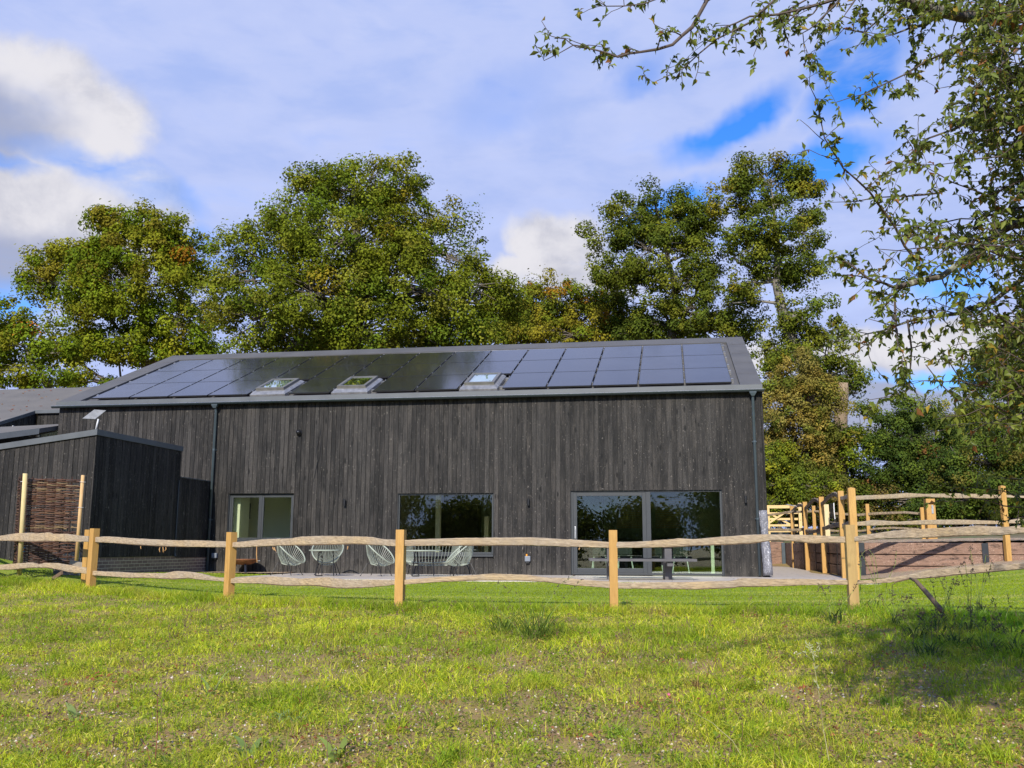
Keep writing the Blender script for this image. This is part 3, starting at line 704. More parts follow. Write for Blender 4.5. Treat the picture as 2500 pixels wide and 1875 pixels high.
# ------------------------------------------------------------ the annex in front of the barn's left end
AX, AY = -14.31, -5.22
annex = thing('annex', 'low black timber clad annex with sloping grey parapet and brick plinth at the left', 'annex', (-16.5, -3.5, 0))
sl = (3.02 - 2.741) / (16.60 - 14.33)          # fall of the front parapet to the left
XL = -24.0
mb = MB()
clad(mb, (XL, AY + .022), (AX, AY + .022), 0, .1, lambda u: 3.03 - (AX - (XL + u)) * sl, [], w=.118, seed=21)
clad(mb, (AX - .022, AY + .022), (AX - .022, -1.65), 0, .437, lambda u: 3.05, [], w=.118, seed=22)
clad(mb, (AX - .022, -1.65), (AX - .022, .0), 0, .41, lambda u: 2.385, [], w=.118, seed=23)
mb.build('cladding', CHAR_ANNEX, annex)
mb = MB()
mb.prism([(XL, AY + .03, -.1), (AX - .025, AY + .03, -.1), (AX - .025, AY + .03, 3.03), (XL, AY + .03, 3.03 - (AX - XL) * sl)], (0, 3.54, 0))
mb.box(XL, AX - .025, -1.645, -.01, -.1, 2.37)
mb.build('inner_wall', simple('annex_core', (.02, .02, .02), .9), annex)
mb = MB()
mb.prism([(XL, AY - .04, 3.025 - (AX - XL) * sl), (AX + .025, AY - .04, 3.025), (AX + .025, AY - .04, 3.15), (XL, AY - .04, 3.15 - (AX - XL) * sl)], (0, .12, 0))
mb.prism([(XL, AY + .081, 3.06 - (AX - XL) * sl), (AX - .06, AY + .081, 3.06), (AX - .06, AY + .081, 3.09), (XL, AY + .081, 3.09 - (AX - XL) * sl)], (0, 3.5, 0))
mb.box(AX - .059, AX + .024, AY + .0805, -1.62, 3.025, 3.148)
mb.box(-15.32, -15.318, AY - .042, AY - .0405, 2.90, 3.02)
mb.build('parapet', METAL, annex)
mb = MB(); mb.box(XL, AX + .012, -1.619, -.03, 2.371, 2.395); mb.build('low_roof', METAL, annex)
M = Mat('dark_brick')
br = M.node('ShaderNodeTexBrick'); mp = M.node('ShaderNodeMapping'); M.link(M.tc, mp.inputs[0]); mp.inputs['Rotation'].default_value = (R(90), 0, R(90))
sp = M.node('ShaderNodeSeparateXYZ'); M.link(M.tc, sp.inputs[0]); cb = M.node('ShaderNodeCombineXYZ'); M.link(M.math('ADD', sp.outputs[0], sp.outputs[1]), cb.inputs[0]); M.link(M.math('ADD', sp.outputs[2], .0128), cb.inputs[1])
M.link(cb.outputs[0], br.inputs['Vector']); br.offset = .5
for k, v in (('Scale', 1), ('Brick Width', .225), ('Row Height', .075), ('Mortar Size', .0055), ('Mortar Smooth', .1), ('Bias', 0)): br.inputs[k].default_value = v
br.inputs['Color1'].default_value = (.13, .085, .070, 1); br.inputs['Color2'].default_value = (.20, .135, .112, 1); br.inputs['Mortar'].default_value = (.50, .43, .32, 1)
M.base(br.outputs[0]).rough(.55); M.bump(br.outputs[1], -.5, .01); BRICK = M.m
mb = MB(); mb.box(AX - .12, AX - .008, AY + .03, -1.651, -.1, .436); mb.box(AX - .12, AX - .008, -1.65, -.012, -.1, .409); mb.build('brick_plinth', BRICK, annex)
mb = MB(); mb.box(AX - .0075, AX + .004, AY + .03, -1.66, .437, .45); mb.box(AX - .0075, AX + .002, -1.65, -.012, .40, .409); mb.build('drip_strip', BLACKP, annex)
mb = MB(); mb.tube([(AX + .012, -1.7, 2.3), (AX + .012, -1.7, .47)], .012, 8); mb.tube([(AX + .012, -1.7, .50), (AX + .03, -1.7, .44)], .025, 8); mb.build('overflow_pipe', simple('thin_grey_pipe', (.07, .075, .08), .5), annex)

# flat rectangular antenna on its mast
dish = thing('satellite_dish', 'white flat rectangular satellite dish tilted on a short mast at the annex corner', 'satellite dish', (-14.46, -5.0, 3.15))
mb = MB(); mb.tube([(-14.50, -5.0, 3.13), (-14.44, -5.02, 3.40)], .018, 10); mb.build('mast', WHITE_METAL, dish, smooth=True)
mb = MB()
c4 = [on_y(200, 1023.5, -5.16), on_y(229.5, 1001.5, -4.90), on_y(259, 1003.5, -4.72), on_y(232, 1025, -4.98)]
c4 = [np.array(p) for p in c4]; nn = np.cross(c4[1] - c4[0], c4[3] - c4[0]); nn /= np.linalg.norm(nn); nn = nn if nn[2] > 0 else -nn
mb.prism(c4, nn * .03); cc = sum(c4) / 4; mb.prism([cc + (p - cc) * .55 for p in c4], -nn * .03)
mb.build('flat_panel', simple('dish_plastic', (.24, .245, .25), .6), dish, bevel=.006)

# ------------------------------------------------------------ wing behind, at the far left
wing = thing('side_wing', 'farther black clad wing with brown grey roof strewn with fallen leaves', 'building', (-24, 4, 0))
mb = MB()
A = lambda px, py, Y: tuple(on_y(px, py, Y))
r0, r1 = (-34, 7, 6.31), (-19.3, 7, 6.31); e1 = (-19.3, 2.95, 4.87); e0 = (-21.93, 2.95, 4.87); v1 = tuple(np.array((-21.93, -1.0, 3.46))); v0 = (-34, -1.0, 3.46)
for poly in ([r0, (-21.93, 7, 6.31), (-21.93, 2.95, 4.87), v1, v0], [(-21.93, 7, 6.31), r1, e1, e0]): mb.prism(poly, (0, 0, -.08))
mb.prism([(-34, 7, 6.31), (-19.3, 7, 6.31), (-19.3, 11, 4.9), (-34, 11, 4.9)], (0, 0, -.08))
wr = mb.build('roof', MEMBRANE_BROWN, wing)
mb = MB(); mb.box(-21.95, -19.3, 2.90, 2.949, 4.77, 4.875); mb.prism([(-21.925, 2.95, 4.765), (-21.925, 2.95, 4.87), (-21.925, -1.02, 3.46), (-21.925, -1.02, 3.345)], (.03, 0, 0)); mb.build('fascia', METAL, wing)
mb = MB(); clad(mb, (-21.87, 3.02), (-19.3, 3.02), 0, 2, lambda u: 4.77, [(0.1, 2.57, 2.0, 4.39)], w=.118, seed=31)
clad(mb, (-21.93, -1), (-21.93, 3.0), 0, .5, lambda u: 3.35 + u * .355, [], w=.118, seed=32)
mb.build('cladding', CHAR_ANNEX, wing)
mb = MB(); mb.box(-21.8, -19.3, 3.06, 3.3, 1.5, 4.4); mb.prism([(-34, -.9, .5), (-21.96, -.9, .5), (-21.96, -.9, 3.4), (-34, -.9, 3.4)], (0, .1, 0)); mb.build('inner_wall', simple('wing_core', (.02, .02, .02), .9), wing)
mb = MB(); framebox(mb, -21.79, -19.3, 3.2, 4.385, 2.98, 3.04, .05); wv = mb.build('window', FRAME, wing); pane(wv, -21.74, -19.35, 3.25, 4.33, 3.01)
mb = MB(); mb.box(-21.9 + .02, -21.9 + .05, 1.9, 1.96, 4.12, 4.26, 0); mb.build('security_light', WHITE_METAL, wing)
link = thing('link_roof', 'shallow lean to roof of the same brown grey membrane between annex and wing', 'roof', (-20, -1, 0))
mb = MB(); mb.prism([(-30, 1.5, 3.96), (-20.9, 1.5, 3.98), (-19.1, .9, 4.15), (-19.1, -.6, 3.82), (-20.35, -2.0, 3.40), (-30, -2.0, 3.36)], (0, 0, -.12)); mb.build('membrane', MEMBRANE_BROWN, link)
mb = MB(); mb.prism([(-30, -2.02, 3.36), (-20.35, -2.02, 3.40), (-20.35, -2.02, 3.24), (-30, -2.02, 3.2)], (0, -.03, 0)); mb.prism([(-20.34, -2.04, 3.40), (-19.1, -.62, 3.82), (-19.1, -.62, 3.66), (-20.34, -2.04, 3.24)], (.03, -.03, 0)); mb.build('fascia', METAL, link)
mb = MB(); mb.box(-30, -20.4, -1.9, 1.4, 0, 3.2); mb.box(-20.4, -19.0, -.5, .8, 0, 3.6); mb.build('inner_wall', simple('link_core', (.02, .02, .02), .9), link)
# ------------------------------------------------------------ fences, walls, gate
CHESTNUT = timber('cleft_chestnut', (.40, .29, .19), (.58, .45, .31), 5, (1.2, 6, 10), .5, True, .8)
M = Mat('cleft_rail_wood')     # silvery brown split face, long fibres, honey coloured ends
g = M.noise(3.5, (.45, 8, 20), 7, .65, .5); f = M.noise(20, (.25, 2, 9), 5, .65, .3); p = M.noise(1.4, (1.2, 1.2, 1.2), 3)
c = M.mix(M.rng(p, .35, .65), (.40, .325, .23), (.46, .34, .19)); c = M.mix(M.rng(g, .40, .60), M.mix(.6, c, (.20, .145, .10)), c); c = M.mix(M.rng(f, .56, .66, 0, .75), c, (.13, .09, .06))
c = M.mix(M.rng(f, .42, .25, 0, .4), c, (.66, .55, .42)); M.base(c).rough(.82); M.bump(M.math('ADD', g, f), .7, .012); RAIL = M.m
BARK = timber('rail_bark', (.10, .065, .04), (.19, .13, .08), 9, (1, 4, 4), .6, False, .9)
POST = timber('sawn_post_wood', (.38, .205, .050), (.52, .305, .085), 4, (5, 5, .8), .15, True, .65)
OLDPOST = timber('weathered_post_wood', (.31, .20, .07), (.44, .30, .11), 4, (5, 5, .8), .2, True, .7)

def interp(samples, n):
    a = np.array(samples, float); xs = np.linspace(a[0, 0], a[-1, 0], n)
    return xs, np.interp(xs, a[:, 0], a[:, 1])
def rail(name, top, bot, a, b, parent, thick=.055, seed=1, mat=None, ends=None, jag=.0016):
    """a split rail: its upper and lower outline given, lying on the upright plane through ground points a, b"""
    rg = np.random.default_rng(seed); x0, x1 = min(top[0][0], bot[0][0]), max(top[-1][0], bot[-1][0])
    L = np.linalg.norm(np.array(on_line(x1, top[-1][1], a, b)) - np.array(on_line(x0, top[0][1], a, b)))
    n = max(6, int(L / .045)); xs = np.linspace(x0, x1, n)
    yt = np.interp(xs, [p[0] for p in top], [p[1] for p in top]); yb = np.interp(xs, [p[0] for p in bot], [p[1] for p in bot])
    k = np.array([.25, .5, .25])
    yt = np.convolve(np.pad(yt, 1, 'edge'), k, 'valid'); yb = np.convolve(np.pad(yb, 1, 'edge'), k, 'valid')
    T = np.array([on_line(x, y, a, b) for x, y in zip(xs, yt)]); B = np.array([on_line(x, y, a, b) for x, y in zip(xs, yb)])
    d = np.array([b[0] - a[0], b[1] - a[1], 0.0]); d /= np.linalg.norm(d); nr = np.array([d[1], -d[0], 0])
    if nr @ (EYE - T[0]) < 0: nr = -nr
    w = np.convolve(rg.normal(0, 1, n + 8), np.ones(9) / 9, 'valid') * .03
    M_ = MB(); vs = []; m = 10
    for i in range(n):
        e = min(i, n - 1 - i) / 4; th = thick * (1 if e > 1 else .75 + .25 * e); mid = (T[i] + B[i]) / 2; hz = (T[i] - B[i]) / 2; j = lambda: rg.normal(0, jag)
        f = nr * (th / 2 + w[i]); g_ = -nr * (th / 2 - w[i])
        ring_ = [(1.0, f * .35), (.90, f * .93), (.30, f), (-.35, f * 1.02), (-.88, f * .95), (-1.0, f * .3), (-.9, g_ * .6), (-.3, g_), (.5, g_ * .95), (.98, g_ * .6)]
        for s_, o in ring_: vs.append(mid + hz * s_ + o + nr * j() + np.array([0, 0, j() * .8]))
    fs = [(i * m + k_, i * m + (k_ + 1) % m, (i + 1) * m + (k_ + 1) % m, (i + 1) * m + k_) for i in range(n - 1) for k_ in range(m)] + [tuple(range(m - 1, -1, -1)), tuple((n - 1) * m + k_ for k_ in range(m))]
    M_.add(vs, fs, rg.random()); o = M_.build(name, mat or RAIL, parent)
    # strip of bark left along the foot
    bk = MB(); vs = []; i0, i1 = int(n * rg.uniform(.05, .3)), int(n * rg.uniform(.6, .95)); c_ = 0
    for i in range(i0, i1):
        hz = (T[i] - B[i]) / 2; mid = (T[i] + B[i]) / 2; e = math.sin(math.pi * (i - i0) / max(1, i1 - i0 - 1)) * (.6 + .4 * rg.random())
        for s_, o_ in ((-.84, nr * (thick * .42 + w[i])), (-1.0 - .05 - .12 * e, nr * (thick * .36 + w[i])), (-1.03 - .09 * e, -nr * (thick * .3 - w[i])), (-.8, -nr * (thick * .5 - w[i]))): vs.append(mid + hz * s_ + o_)
        c_ += 1
    if c_ > 3:
        bk.add(vs, [(i * 4 + k_, i * 4 + k_ + 1, i * 4 + 5 + k_, i * 4 + 4 + k_) for i in range(c_ - 1) for k_ in range(3)]); bk.build('bark_strip', BARK, o)
    return o
def Z5(*p): return [(x / 5.0267, 1150 + y / 5.0267) for x, y in p]
def Z8(*p): return [(210 + x / 5.978, 1300 + y / 5.978) for x, y in p]
def Z2(*p): return [(500 + x / 2.989, 1100 + y / 2.989) for x, y in p]
def Z3(*p): return [(1200 + x / 2.989, 1100 + y / 2.989) for x, y in p]
def Z4(*p): return [(1800 + x / 3.16, 1100 + y / 3.16) for x, y in p]

def post(parent, x, y, z0, z1, w, rot, mat=POST, point=0.0, lean=(0, 0), name='post', holes=()):
    c, s = math.cos(rot) * w / 2, math.sin(rot) * w / 2; q = [(-c + s, -s - c), (c + s, s - c), (c - s, s + c), (-c - s, -s + c)]
    mb = MB(); nz = 5; vs = []
    for k in range(nz):
        z = z0 + (z1 - z0) * k / (nz - 1); f = (z - z0)
        vs += [(x + lean[0] * f + a, y + lean[1] * f + b, z) for a, b in q]
    f = z1 - z0; vs.append((x + lean[0] * f, y + lean[1] * f, z1 + point))
    fs = [(k * 4 + i, k * 4 + (i + 1) % 4, k * 4 + 4 + (i + 1) % 4, k * 4 + 4 + i) for k in range(nz - 1) for i in range(4)] + [((nz - 1) * 4 + i, (nz - 1) * 4 + (i + 1) % 4, nz * 4) for i in range(4)]
    mb.add(vs, fs); return mb.build(name, mat, parent)

P = {}
for n_, (px, yb, yt, D) in dict(a=(228, 1442, 1290, 16.6), b=(564, 1468, 1299, 14.75), c=(980, 1486, 1293, 13.0), d=(1500, 1493, 1294, 12.6), e=(2082, 1499, 1281, 11.4)).items():
    bt, tp = at(px, yb, D), at(px, yt, D); P[n_] = (bt[0], (bt[1] + tp[1]) / 2, tp[2])
p0 = (-15.20, -6.93, 1.02); P['z'] = p0
pf = (2.75, -13.2, .98); P['f'] = pf
field = thing('cleft_rail_fence', 'long post and two rail cleft chestnut fence crossing the front between rough field and lawn', 'fence', (-6, -10.3, 0))
seq = ['z', 'a', 'b', 'c', 'd', 'e', 'f']
for i, n_ in enumerate(seq):
    x, y, zt = P[n_]; a = P[seq[max(0, i - 1)]]; b = P[seq[min(6, i + 1)]]
    rot = {'z': R(-25), 'a': R(-24), 'b': R(-27), 'c': R(-2), 'd': R(8), 'e': R(4), 'f': R(-30)}[n_]
    post(field, x, y, h1(x, y) - .15, zt, {'e': .112, 'd': .108}.get(n_, .118), rot, OLDPOST if n_ == 'e' else POST, 0)
top_r = [
 (Z5((-200, 800), (0, 795), (200, 765), (400, 755), (440, 770), (620, 750), (650, 775), (820, 770), (940, 790), (1100, 800)), Z5((-200, 860), (0, 858), (230, 858), (400, 865), (600, 858), (800, 865), (1100, 870))),
 (Z8((60, 70), (320, 58), (450, 65), (700, 85), (1000, 100), (1350, 115), (1550, 112), (2060, 130)), Z8((60, 140), (400, 155), (800, 180), (1200, 200), (1500, 212), (2060, 218))),
 (Z2((190, 672), (265, 665), (420, 648), (640, 640), (700, 628), (850, 622), (1050, 625), (1200, 628), (1300, 645), (1400, 652)), Z2((190, 705), (270, 708), (600, 692), (700, 690), (1100, 680), (1250, 690), (1400, 700))),
 (Z2((1440, 655), (1600, 645), (1900, 638), (2092, 636)) + Z3((0, 636), (250, 632), (350, 635), (500, 645), (700, 655), (875, 668)), Z2((1440, 698), (1700, 695), (1900, 692), (2092, 690)) + Z3((0, 690), (250, 690), (300, 695), (500, 700), (875, 712))),
 (Z3((910, 668), (1050, 665), (1200, 655), (1390, 640), (1480, 648), (1650, 630), (1793, 622)) + Z4((0, 655), (200, 645), (400, 648), (600, 655), (860, 665)), Z3((910, 712), (1100, 710), (1300, 705), (1500, 693), (1793, 682)) + Z4((0, 717), (100, 716), (300, 690), (450, 700), (600, 718), (700, 710), (860, 712))),
 (Z4((910, 668), (980, 650), (1200, 620), (1300, 610), (1500, 600), (1700, 590), (1870, 578), (2050, 590), (2212, 575), (2500, 570)), Z4((910, 705), (1100, 680), (1500, 668), (1800, 655), (2050, 655), (2212, 635), (2500, 625)))]
low_r = [
 (Z5((-200, 1160), (0, 1150), (130, 1140), (400, 1120), (480, 1145), (560, 1125), (700, 1130), (850, 1150), (950, 1165), (1075, 1190)), Z5((-200, 1218), (0, 1215), (150, 1210), (400, 1185), (600, 1185), (780, 1220), (900, 1245), (1075, 1262))),
 (Z8((70, 555), (300, 570), (500, 575), (650, 588), (900, 590), (1150, 595), (1320, 560), (1550, 575), (1700, 600), (1900, 655), (2050, 660)), Z8((70, 625), (350, 640), (600, 660), (900, 660), (1280, 680), (1500, 665), (1700, 690), (2050, 720))),
 (Z2((185, 938), (240, 925), (500, 918), (600, 925), (700, 935), (900, 922), (1050, 945), (1200, 942), (1400, 945)), Z2((185, 968), (400, 970), (600, 985), (800, 982), (950, 1000), (1050, 1005), (1200, 1000), (1400, 980))),
 (Z2((1440, 945), (1700, 922), (1900, 912), (2092, 898)) + Z3((0, 898), (250, 905), (400, 925), (550, 928), (700, 945), (880, 955)), Z2((1440, 978), (1550, 972), (1700, 960), (2000, 945), (2092, 944)) + Z3((0, 945), (200, 945), (400, 958), (600, 985), (880, 1005))),
 (Z3((920, 965), (1200, 960), (1400, 958), (1700, 950), (1793, 948)) + Z4((0, 980), (300, 990), (500, 988), (700, 995), (865, 1000)), Z3((920, 1008), (1200, 1008), (1500, 1010), (1793, 999)) + Z4((0, 1048), (300, 1048), (500, 1040), (865, 1035))),
 (Z4((915, 1005), (1100, 990), (1300, 960), (1500, 915), (1700, 900), (1900, 880), (2212, 868), (2500, 850)), Z4((915, 1032), (1200, 1020), (1300, 995), (1500, 980), (1700, 958), (1900, 940), (2212, 915), (2500, 900)))]
for i in range(6):
    a, b = P[seq[i]][:2], P[seq[i + 1]][:2]
    for k, rr in enumerate((top_r, low_r)): rail('rail', rr[i][0], rr[i][1], a, b, field, .06, 40 + i * 2 + k)
# shreds of bark hanging from the rails
shreds = []; rg = random.Random(5)
for (px, py, D, L) in ((629, 1334, 14.2, .24), (672, 1336, 14.1, .06), (668, 1335, 14.1, .05), (393, 1336, 15.6, .08), (400, 1335, 15.6, .09), (407, 1336, 15.5, .06), (851, 1333, 13.4, .05), (346, 1333, 15.9, .05), (1416, 1337, 12.6, .03)):
    a = at(px, py, D) + np.array([0, -.03, 0]); q = [a, a + np.array([rg.uniform(-.01, .01), 0, -L * .5]), a + np.array([rg.uniform(-.02, .03), 0, -L])]; shreds.append(MB().tube(q, [.006, .008, .004], 5))
build_each('bark_shred', shreds, timber('orange_bark', (.42, .22, .08), (.5, .3, .12), 8, (1, 1, 1), .2, False), field)

# upper fence along the retaining wall
RWY = .667
garden = thing('garden_rail_fence', 'taller post and two rail fence standing along the top of the sleeper retaining wall', 'fence', (2.5, 0, 0))
corner = (1.70, -1.55)
gp = [(1.60, -.42, 0.0, 2.0, .125), (1.72, 3.46, 0, 2.06, .125), (1.79, 7.40, 0, 2.10, .125), (1.88, 11.6, 0, 2.15, .125)]
post(garden, corner[0], corner[1], h1(*corner) - .1, 1.99, .15, R(2), POST, .03)
for (x, y, z0, z1, w) in gp: post(garden, x + .055, y, z0 - .1, z1, w, R(1), POST, 0)
ea, eb = on_y(2462, 1369, .55), on_y(2446, 1187, .55)
post(garden, ea[0], ea[1], ea[2] - .1, eb[2], .115, R(12), POST, .02, lean=((eb[0] - ea[0]) / (eb[2] - ea[2]), 0))
E2 = (ea[0] - .04, ea[1]); 
rail('rail', Z4((905, 350), (1000, 345), (1150, 340), (1300, 327), (1450, 335), (1700, 330), (1850, 335), (2050, 345)), Z4((905, 382), (1150, 372), (1300, 365), (1450, 355), (1500, 360), (1700, 368), (2050, 370)), corner, E2, garden, .06, 71)
rail('rail', Z4((905, 555), (1050, 535), (1250, 548), (1450, 535), (1700, 532), (2060, 545)), Z4((905, 580), (1050, 580), (1250, 572), (1500, 570), (1750, 570), (2060, 567)), corner, E2, garden, .06, 72)
rail('rail', Z4((2070, 340), (2212, 350), (2500, 345)), Z4((2070, 362), (2212, 366), (2500, 370)), E2, (ea[0] + 3, ea[1] - .2), garden, .06, 73)
rail('rail', Z4((2080, 535), (2180, 525), (2250, 530), (2500, 535)), Z4((2080, 563), (2212, 562), (2500, 565)), E2, (ea[0] + 3, ea[1] - .2), garden, .06, 74)
def arc_rail(parent, a, b, bow, hh, seed, mat=None, twist=0):
    rg = np.random.default_rng(seed); n = max(8, int(np.linalg.norm(np.array(b) - np.array(a)) / .12)); a, b = np.array(a), np.array(b); vs = []
    for i in range(n):
        t = i / (n - 1); p = a + (b - a) * t + np.array([rg.normal(0, .006) + .05 * math.sin(3 * t + twist), 0, bow * math.sin(math.pi * t) + rg.normal(0, .008)])
        h = hh * (.45 + .1 * rg.random()); w = .034
        vs += [p + np.array(q) for q in ((-w, 0, h * .7), (0, 0, h), (w, 0, h * .6), (w, 0, -h * .6), (.0, 0, -h), (-w, 0, -h * .8))]
    mb = MB(); m = 6; mb.add(vs, [(i * m + k, i * m + (k + 1) % m, (i + 1) * m + (k + 1) % m, (i + 1) * m + k) for i in range(n - 1) for k in range(m)] + [tuple(range(m - 1, -1, -1)), tuple((n - 1) * m + k for k in range(m))])
    return mb.build('rail', mat or RAIL, parent)
for (xa_, ya_), (xb_, yb_), s_ in (((-15.2, -6.93), (-18.3, -5.7), 1), ((-18.3, -5.7), (-21.4, -4.6), 2), ((2.75, -13.2), (5.3, -15.0), 3), ((5.3, -15.0), (7.9, -16.8), 4)):
    za_, zb_ = h1(xa_, ya_), h1(xb_, yb_); post(field, xb_, yb_, zb_ - .15, zb_ + 1.08, .118, R(-25), POST, 0)
    for dz, k_ in ((.82, 0), (.36, 10)): arc_rail(field, (xa_, ya_, za_ + dz), (xb_, yb_, zb_ + dz), .06, .10, 200 + s_ + k_)
GREYRAIL = timber('grey_rail_bark', (.16, .125, .095), (.27, .22, .17), 6, (4, 1, 8), .6, False, .85)  # greyer, darker wood tone for the side run of rails
cc = [(corner[0], corner[1])] + [(p[0] + .055, p[1]) for p in gp]
for i in range(4):
    a, b = cc[i], cc[i + 1]
    arc_rail(garden, (a[0], a[1], (1.83, 1.86, 1.86, 1.90)[i]), (b[0], b[1], (1.82, 1.84, 1.87, 1.95)[i]), (.02, .16, .20, .16)[i], .10, 80 + i, GREYRAIL)
    arc_rail(garden, (a[0], a[1], (1.24, 1.22, 1.22, 1.24)[i]), (b[0], b[1], (1.2, 1.2, 1.2, 1.24)[i]), (.02, .03, -.05, .04)[i], .10, 90 + i, GREYRAIL)

# retaining walls of old sleepers held by steel posts
M = Mat('sleeper_wood'); t = M.attr('tint').outputs['Fac']
g = M.noise(2.2, (1.5, 1.5, 7), 7, .65, 1.0); f = M.noise(30, (1, 1, 2), 4, .65); gr = M.noise(55, detail=3); zone = M.noise(.9, (1, 1, 1.5), 3)
c = M.mix(M.rng(g, .3, .7), (.10, .058, .040), (.27, .160, .11)); c = M.mix(M.math('MULTIPLY', t, .4), c, (.28, .17, .115)); c = M.mix(M.rng(f, .58, .7, 0, .5), c, (.42, .30, .22)); c = M.mix(M.rng(g, .45, .36, 0, .75), c, (.045, .027, .02))
c = M.mix(M.math('MULTIPLY', M.rng(gr, .60, .68), M.rng(zone, .40, .60)), c, (.60, .44, .34)); M.base(c).rough(.85); M.bump(M.math('ADD', g, f), .6, .02); SLEEPER = M.m
rwall = thing('retaining_wall', 'retaining wall of stacked brown railway sleepers between black steel posts beside the patio', 'retaining wall', (3, .7, 0))
ZT = [(0.0, .252), (.272, .526), (.546, .815)]
xp = [2.24, 5.03, 7.75, 10.4]
for k, (z0, z1) in enumerate(ZT):
    for a, b in zip(xp[:-1], xp[1:]):
        mb = MB(); n = 16; fy = [RNG.normal(0, .004) for _ in range(n)]
        for q in range(1): mb.box(a + .085, b - .01, RWY + .02 + (k % 2) * .006, RWY + .16, z0 - (.3 if k == 0 else 0), z1 + .01 * (a > 5)); mb.build('sleeper', SLEEPER, rwall, bevel=.012)
for x in xp:
    mb = MB(); z = .81; mb.box(x - .065, x + .075, RWY - .012, RWY + .004, -.2, z); mb.box(x - .004, x + .006, RWY + .0045, RWY + .16, -.2, z); mb.build('steel_post', simple('black_steel_post', (.015, .019, .024), .45, 0, .1, 6), rwall)
ys_ = [.75, 2.0, 3.35, 5.9, 8.6, 11.6]
for k, (z0, z1) in enumerate(ZT):
    for a, b in zip(ys_[:-1], ys_[1:]):
        mb = MB(); mb.box(1.90 + (k % 2) * .008, 2.06, a + .012, b - .012, z0 - (.2 if k == 0 else 0), z1 + .02 * (a > 5)); mb.build('sleeper', SLEEPER, rwall, bevel=.012)
    mb = MB(); mb.box(-1.5, 1.80, 13.6 + (k % 2) * .01, 13.78, z0 - (.2 if k == 0 else 0), z1 + .08); mb.build('sleeper', SLEEPER, rwall, bevel=.012)
mb = MB(); mb.box(1.86, 1.98, 11.63, 13.6, -.1, .86); mb.build('sleeper', SLEEPER, rwall)
for y in ys_[1:]:
    mb = MB(); mb.box(1.885, 1.897, y - .02, y + .02, -.1, .82); mb.build('steel_post', BLACKP, rwall)
mb = MB(); mb.box(1.72, 1.84, 13.45, 13.59, -.1, .86); mb.build('steel_post', simple('grey_steel_post', (.05, .07, .085), .45), rwall)
mb = MB()
for (px, py) in ((2144, 1334), (2144, 1344), (2182, 1334), (2182, 1344), (2239, 1328), (2252, 1334), (2334, 1331), (2334, 1340), (2374, 1330), (2374, 1340), (2174, 1366), (2327, 1364), (2327, 1374), (2367, 1363), (2279, 1345)):
    q = on_y(px, py, RWY + .018); mb.box(q[0] - .009, q[0] + .009, RWY + .012, RWY + .03, q[2] - .009, q[2] + .009)
mb.build('bolt_hole', BLACKP, rwall)

# back fence beyond the yard and the hung five bar gate
F_ = at(2275, 1315, 26); Lp = at(1872, 1310, 32.5)
back = thing('back_rail_fence', 'farther low cleft rail fence behind the raised gravel yard', 'fence', (3, 7, .9))
post(back, F_[0], F_[1], F_[2] - .1, 2.03, .235, R(2), POST, 0)
post(back, F_[0] - .20, F_[1] + .05, F_[2] - .1, 1.80, .09, R(2), POST, 0)
mb = MB(); q = on_y(2276.5, 1242, F_[1] - .13); mb.box(q[0] - .025, q[0] + .025, F_[1] - .135, F_[1] - .118, q[2] - .13, q[2] + .10); mb.build('hinge_plate', ALU, back)
pa, pb = (F_[0], F_[1]), (Lp[0], Lp[1])
u_ = np.array(pb) - np.array(pa)
for t_ in (.33, .66, 1.0):
    q = np.array(pa) + u_ * t_; post(back, q[0], q[1], .8, 1.95 + .1 * t_, .10, R(0), POST, 0)
rail('rail', Z4((232, 490), (320, 478), (405, 465), (620, 460), (760, 478), (840, 482), (930, 487), (1080, 475), (1200, 472), (1300, 468), (1400, 478), (1462, 482)), Z4((232, 508), (405, 484), (620, 476), (760, 496), (840, 500), (930, 507), (1080, 495), (1200, 490), (1300, 486), (1400, 495), (1462, 500)), pa, pb, back, .05, 101)
rail('rail', Z4((232, 600), (405, 602), (620, 600), (760, 612), (960, 612), (1080, 595), (1200, 588), (1300, 594), (1462, 602)), Z4((232, 622), (405, 622), (620, 618), (760, 628), (960, 628), (1080, 610), (1200, 604), (1300, 610), (1462, 615)), pa, pb, back, .05, 102)
GD = 37.0
gate = thing('field_gate', 'five bar timber gate with crossed braces hung beyond the corner of the barn', 'gate', at(1915, 1300, GD))
ga, gb = at(1840, 1237, GD), at(1956, 1237, GD); g0 = at(1872, 1237, GD)
GW = timber('new_gate_wood', (.58, .40, .16), (.70, .52, .24), 4, (1, 6, 6), .1)
zt = ga[2]
def hb(px0, py0, px1, py1, w, name='rail_bar', off=0.0):
    p, q = at(px0, py0, GD), at(px1, py1, GD); mb = MB(); mb.bar(p + [0, off, 0], q + [0, off, 0], .035, w, (0, 0, 1)); return mb.build(name, GW, gate)
for y_, w_ in ((1237.5, .12), (1253, .06), (1267.5, .08), (1283, .08), (1297, .08)): hb(1800, y_, 1948, y_ - .5, w_)
hb(1868, 1283, 1918, 1250, .07, 'brace', -.04); hb(1876, 1252, 1940, 1286, .07, 'brace', .04)
for px_, n_ in ((1875, 'upright'), (1952, 'gate_post')):
    p = at(px_, 1228 if n_ == 'gate_post' else 1236, GD); mb = MB(); w = .12 if n_ == 'gate_post' else .09; mb.box(p[0] - w / 2, p[0] + w / 2, p[1] - .05, p[1] + .05, .9, p[2]); mb.build(n_, GW, gate)
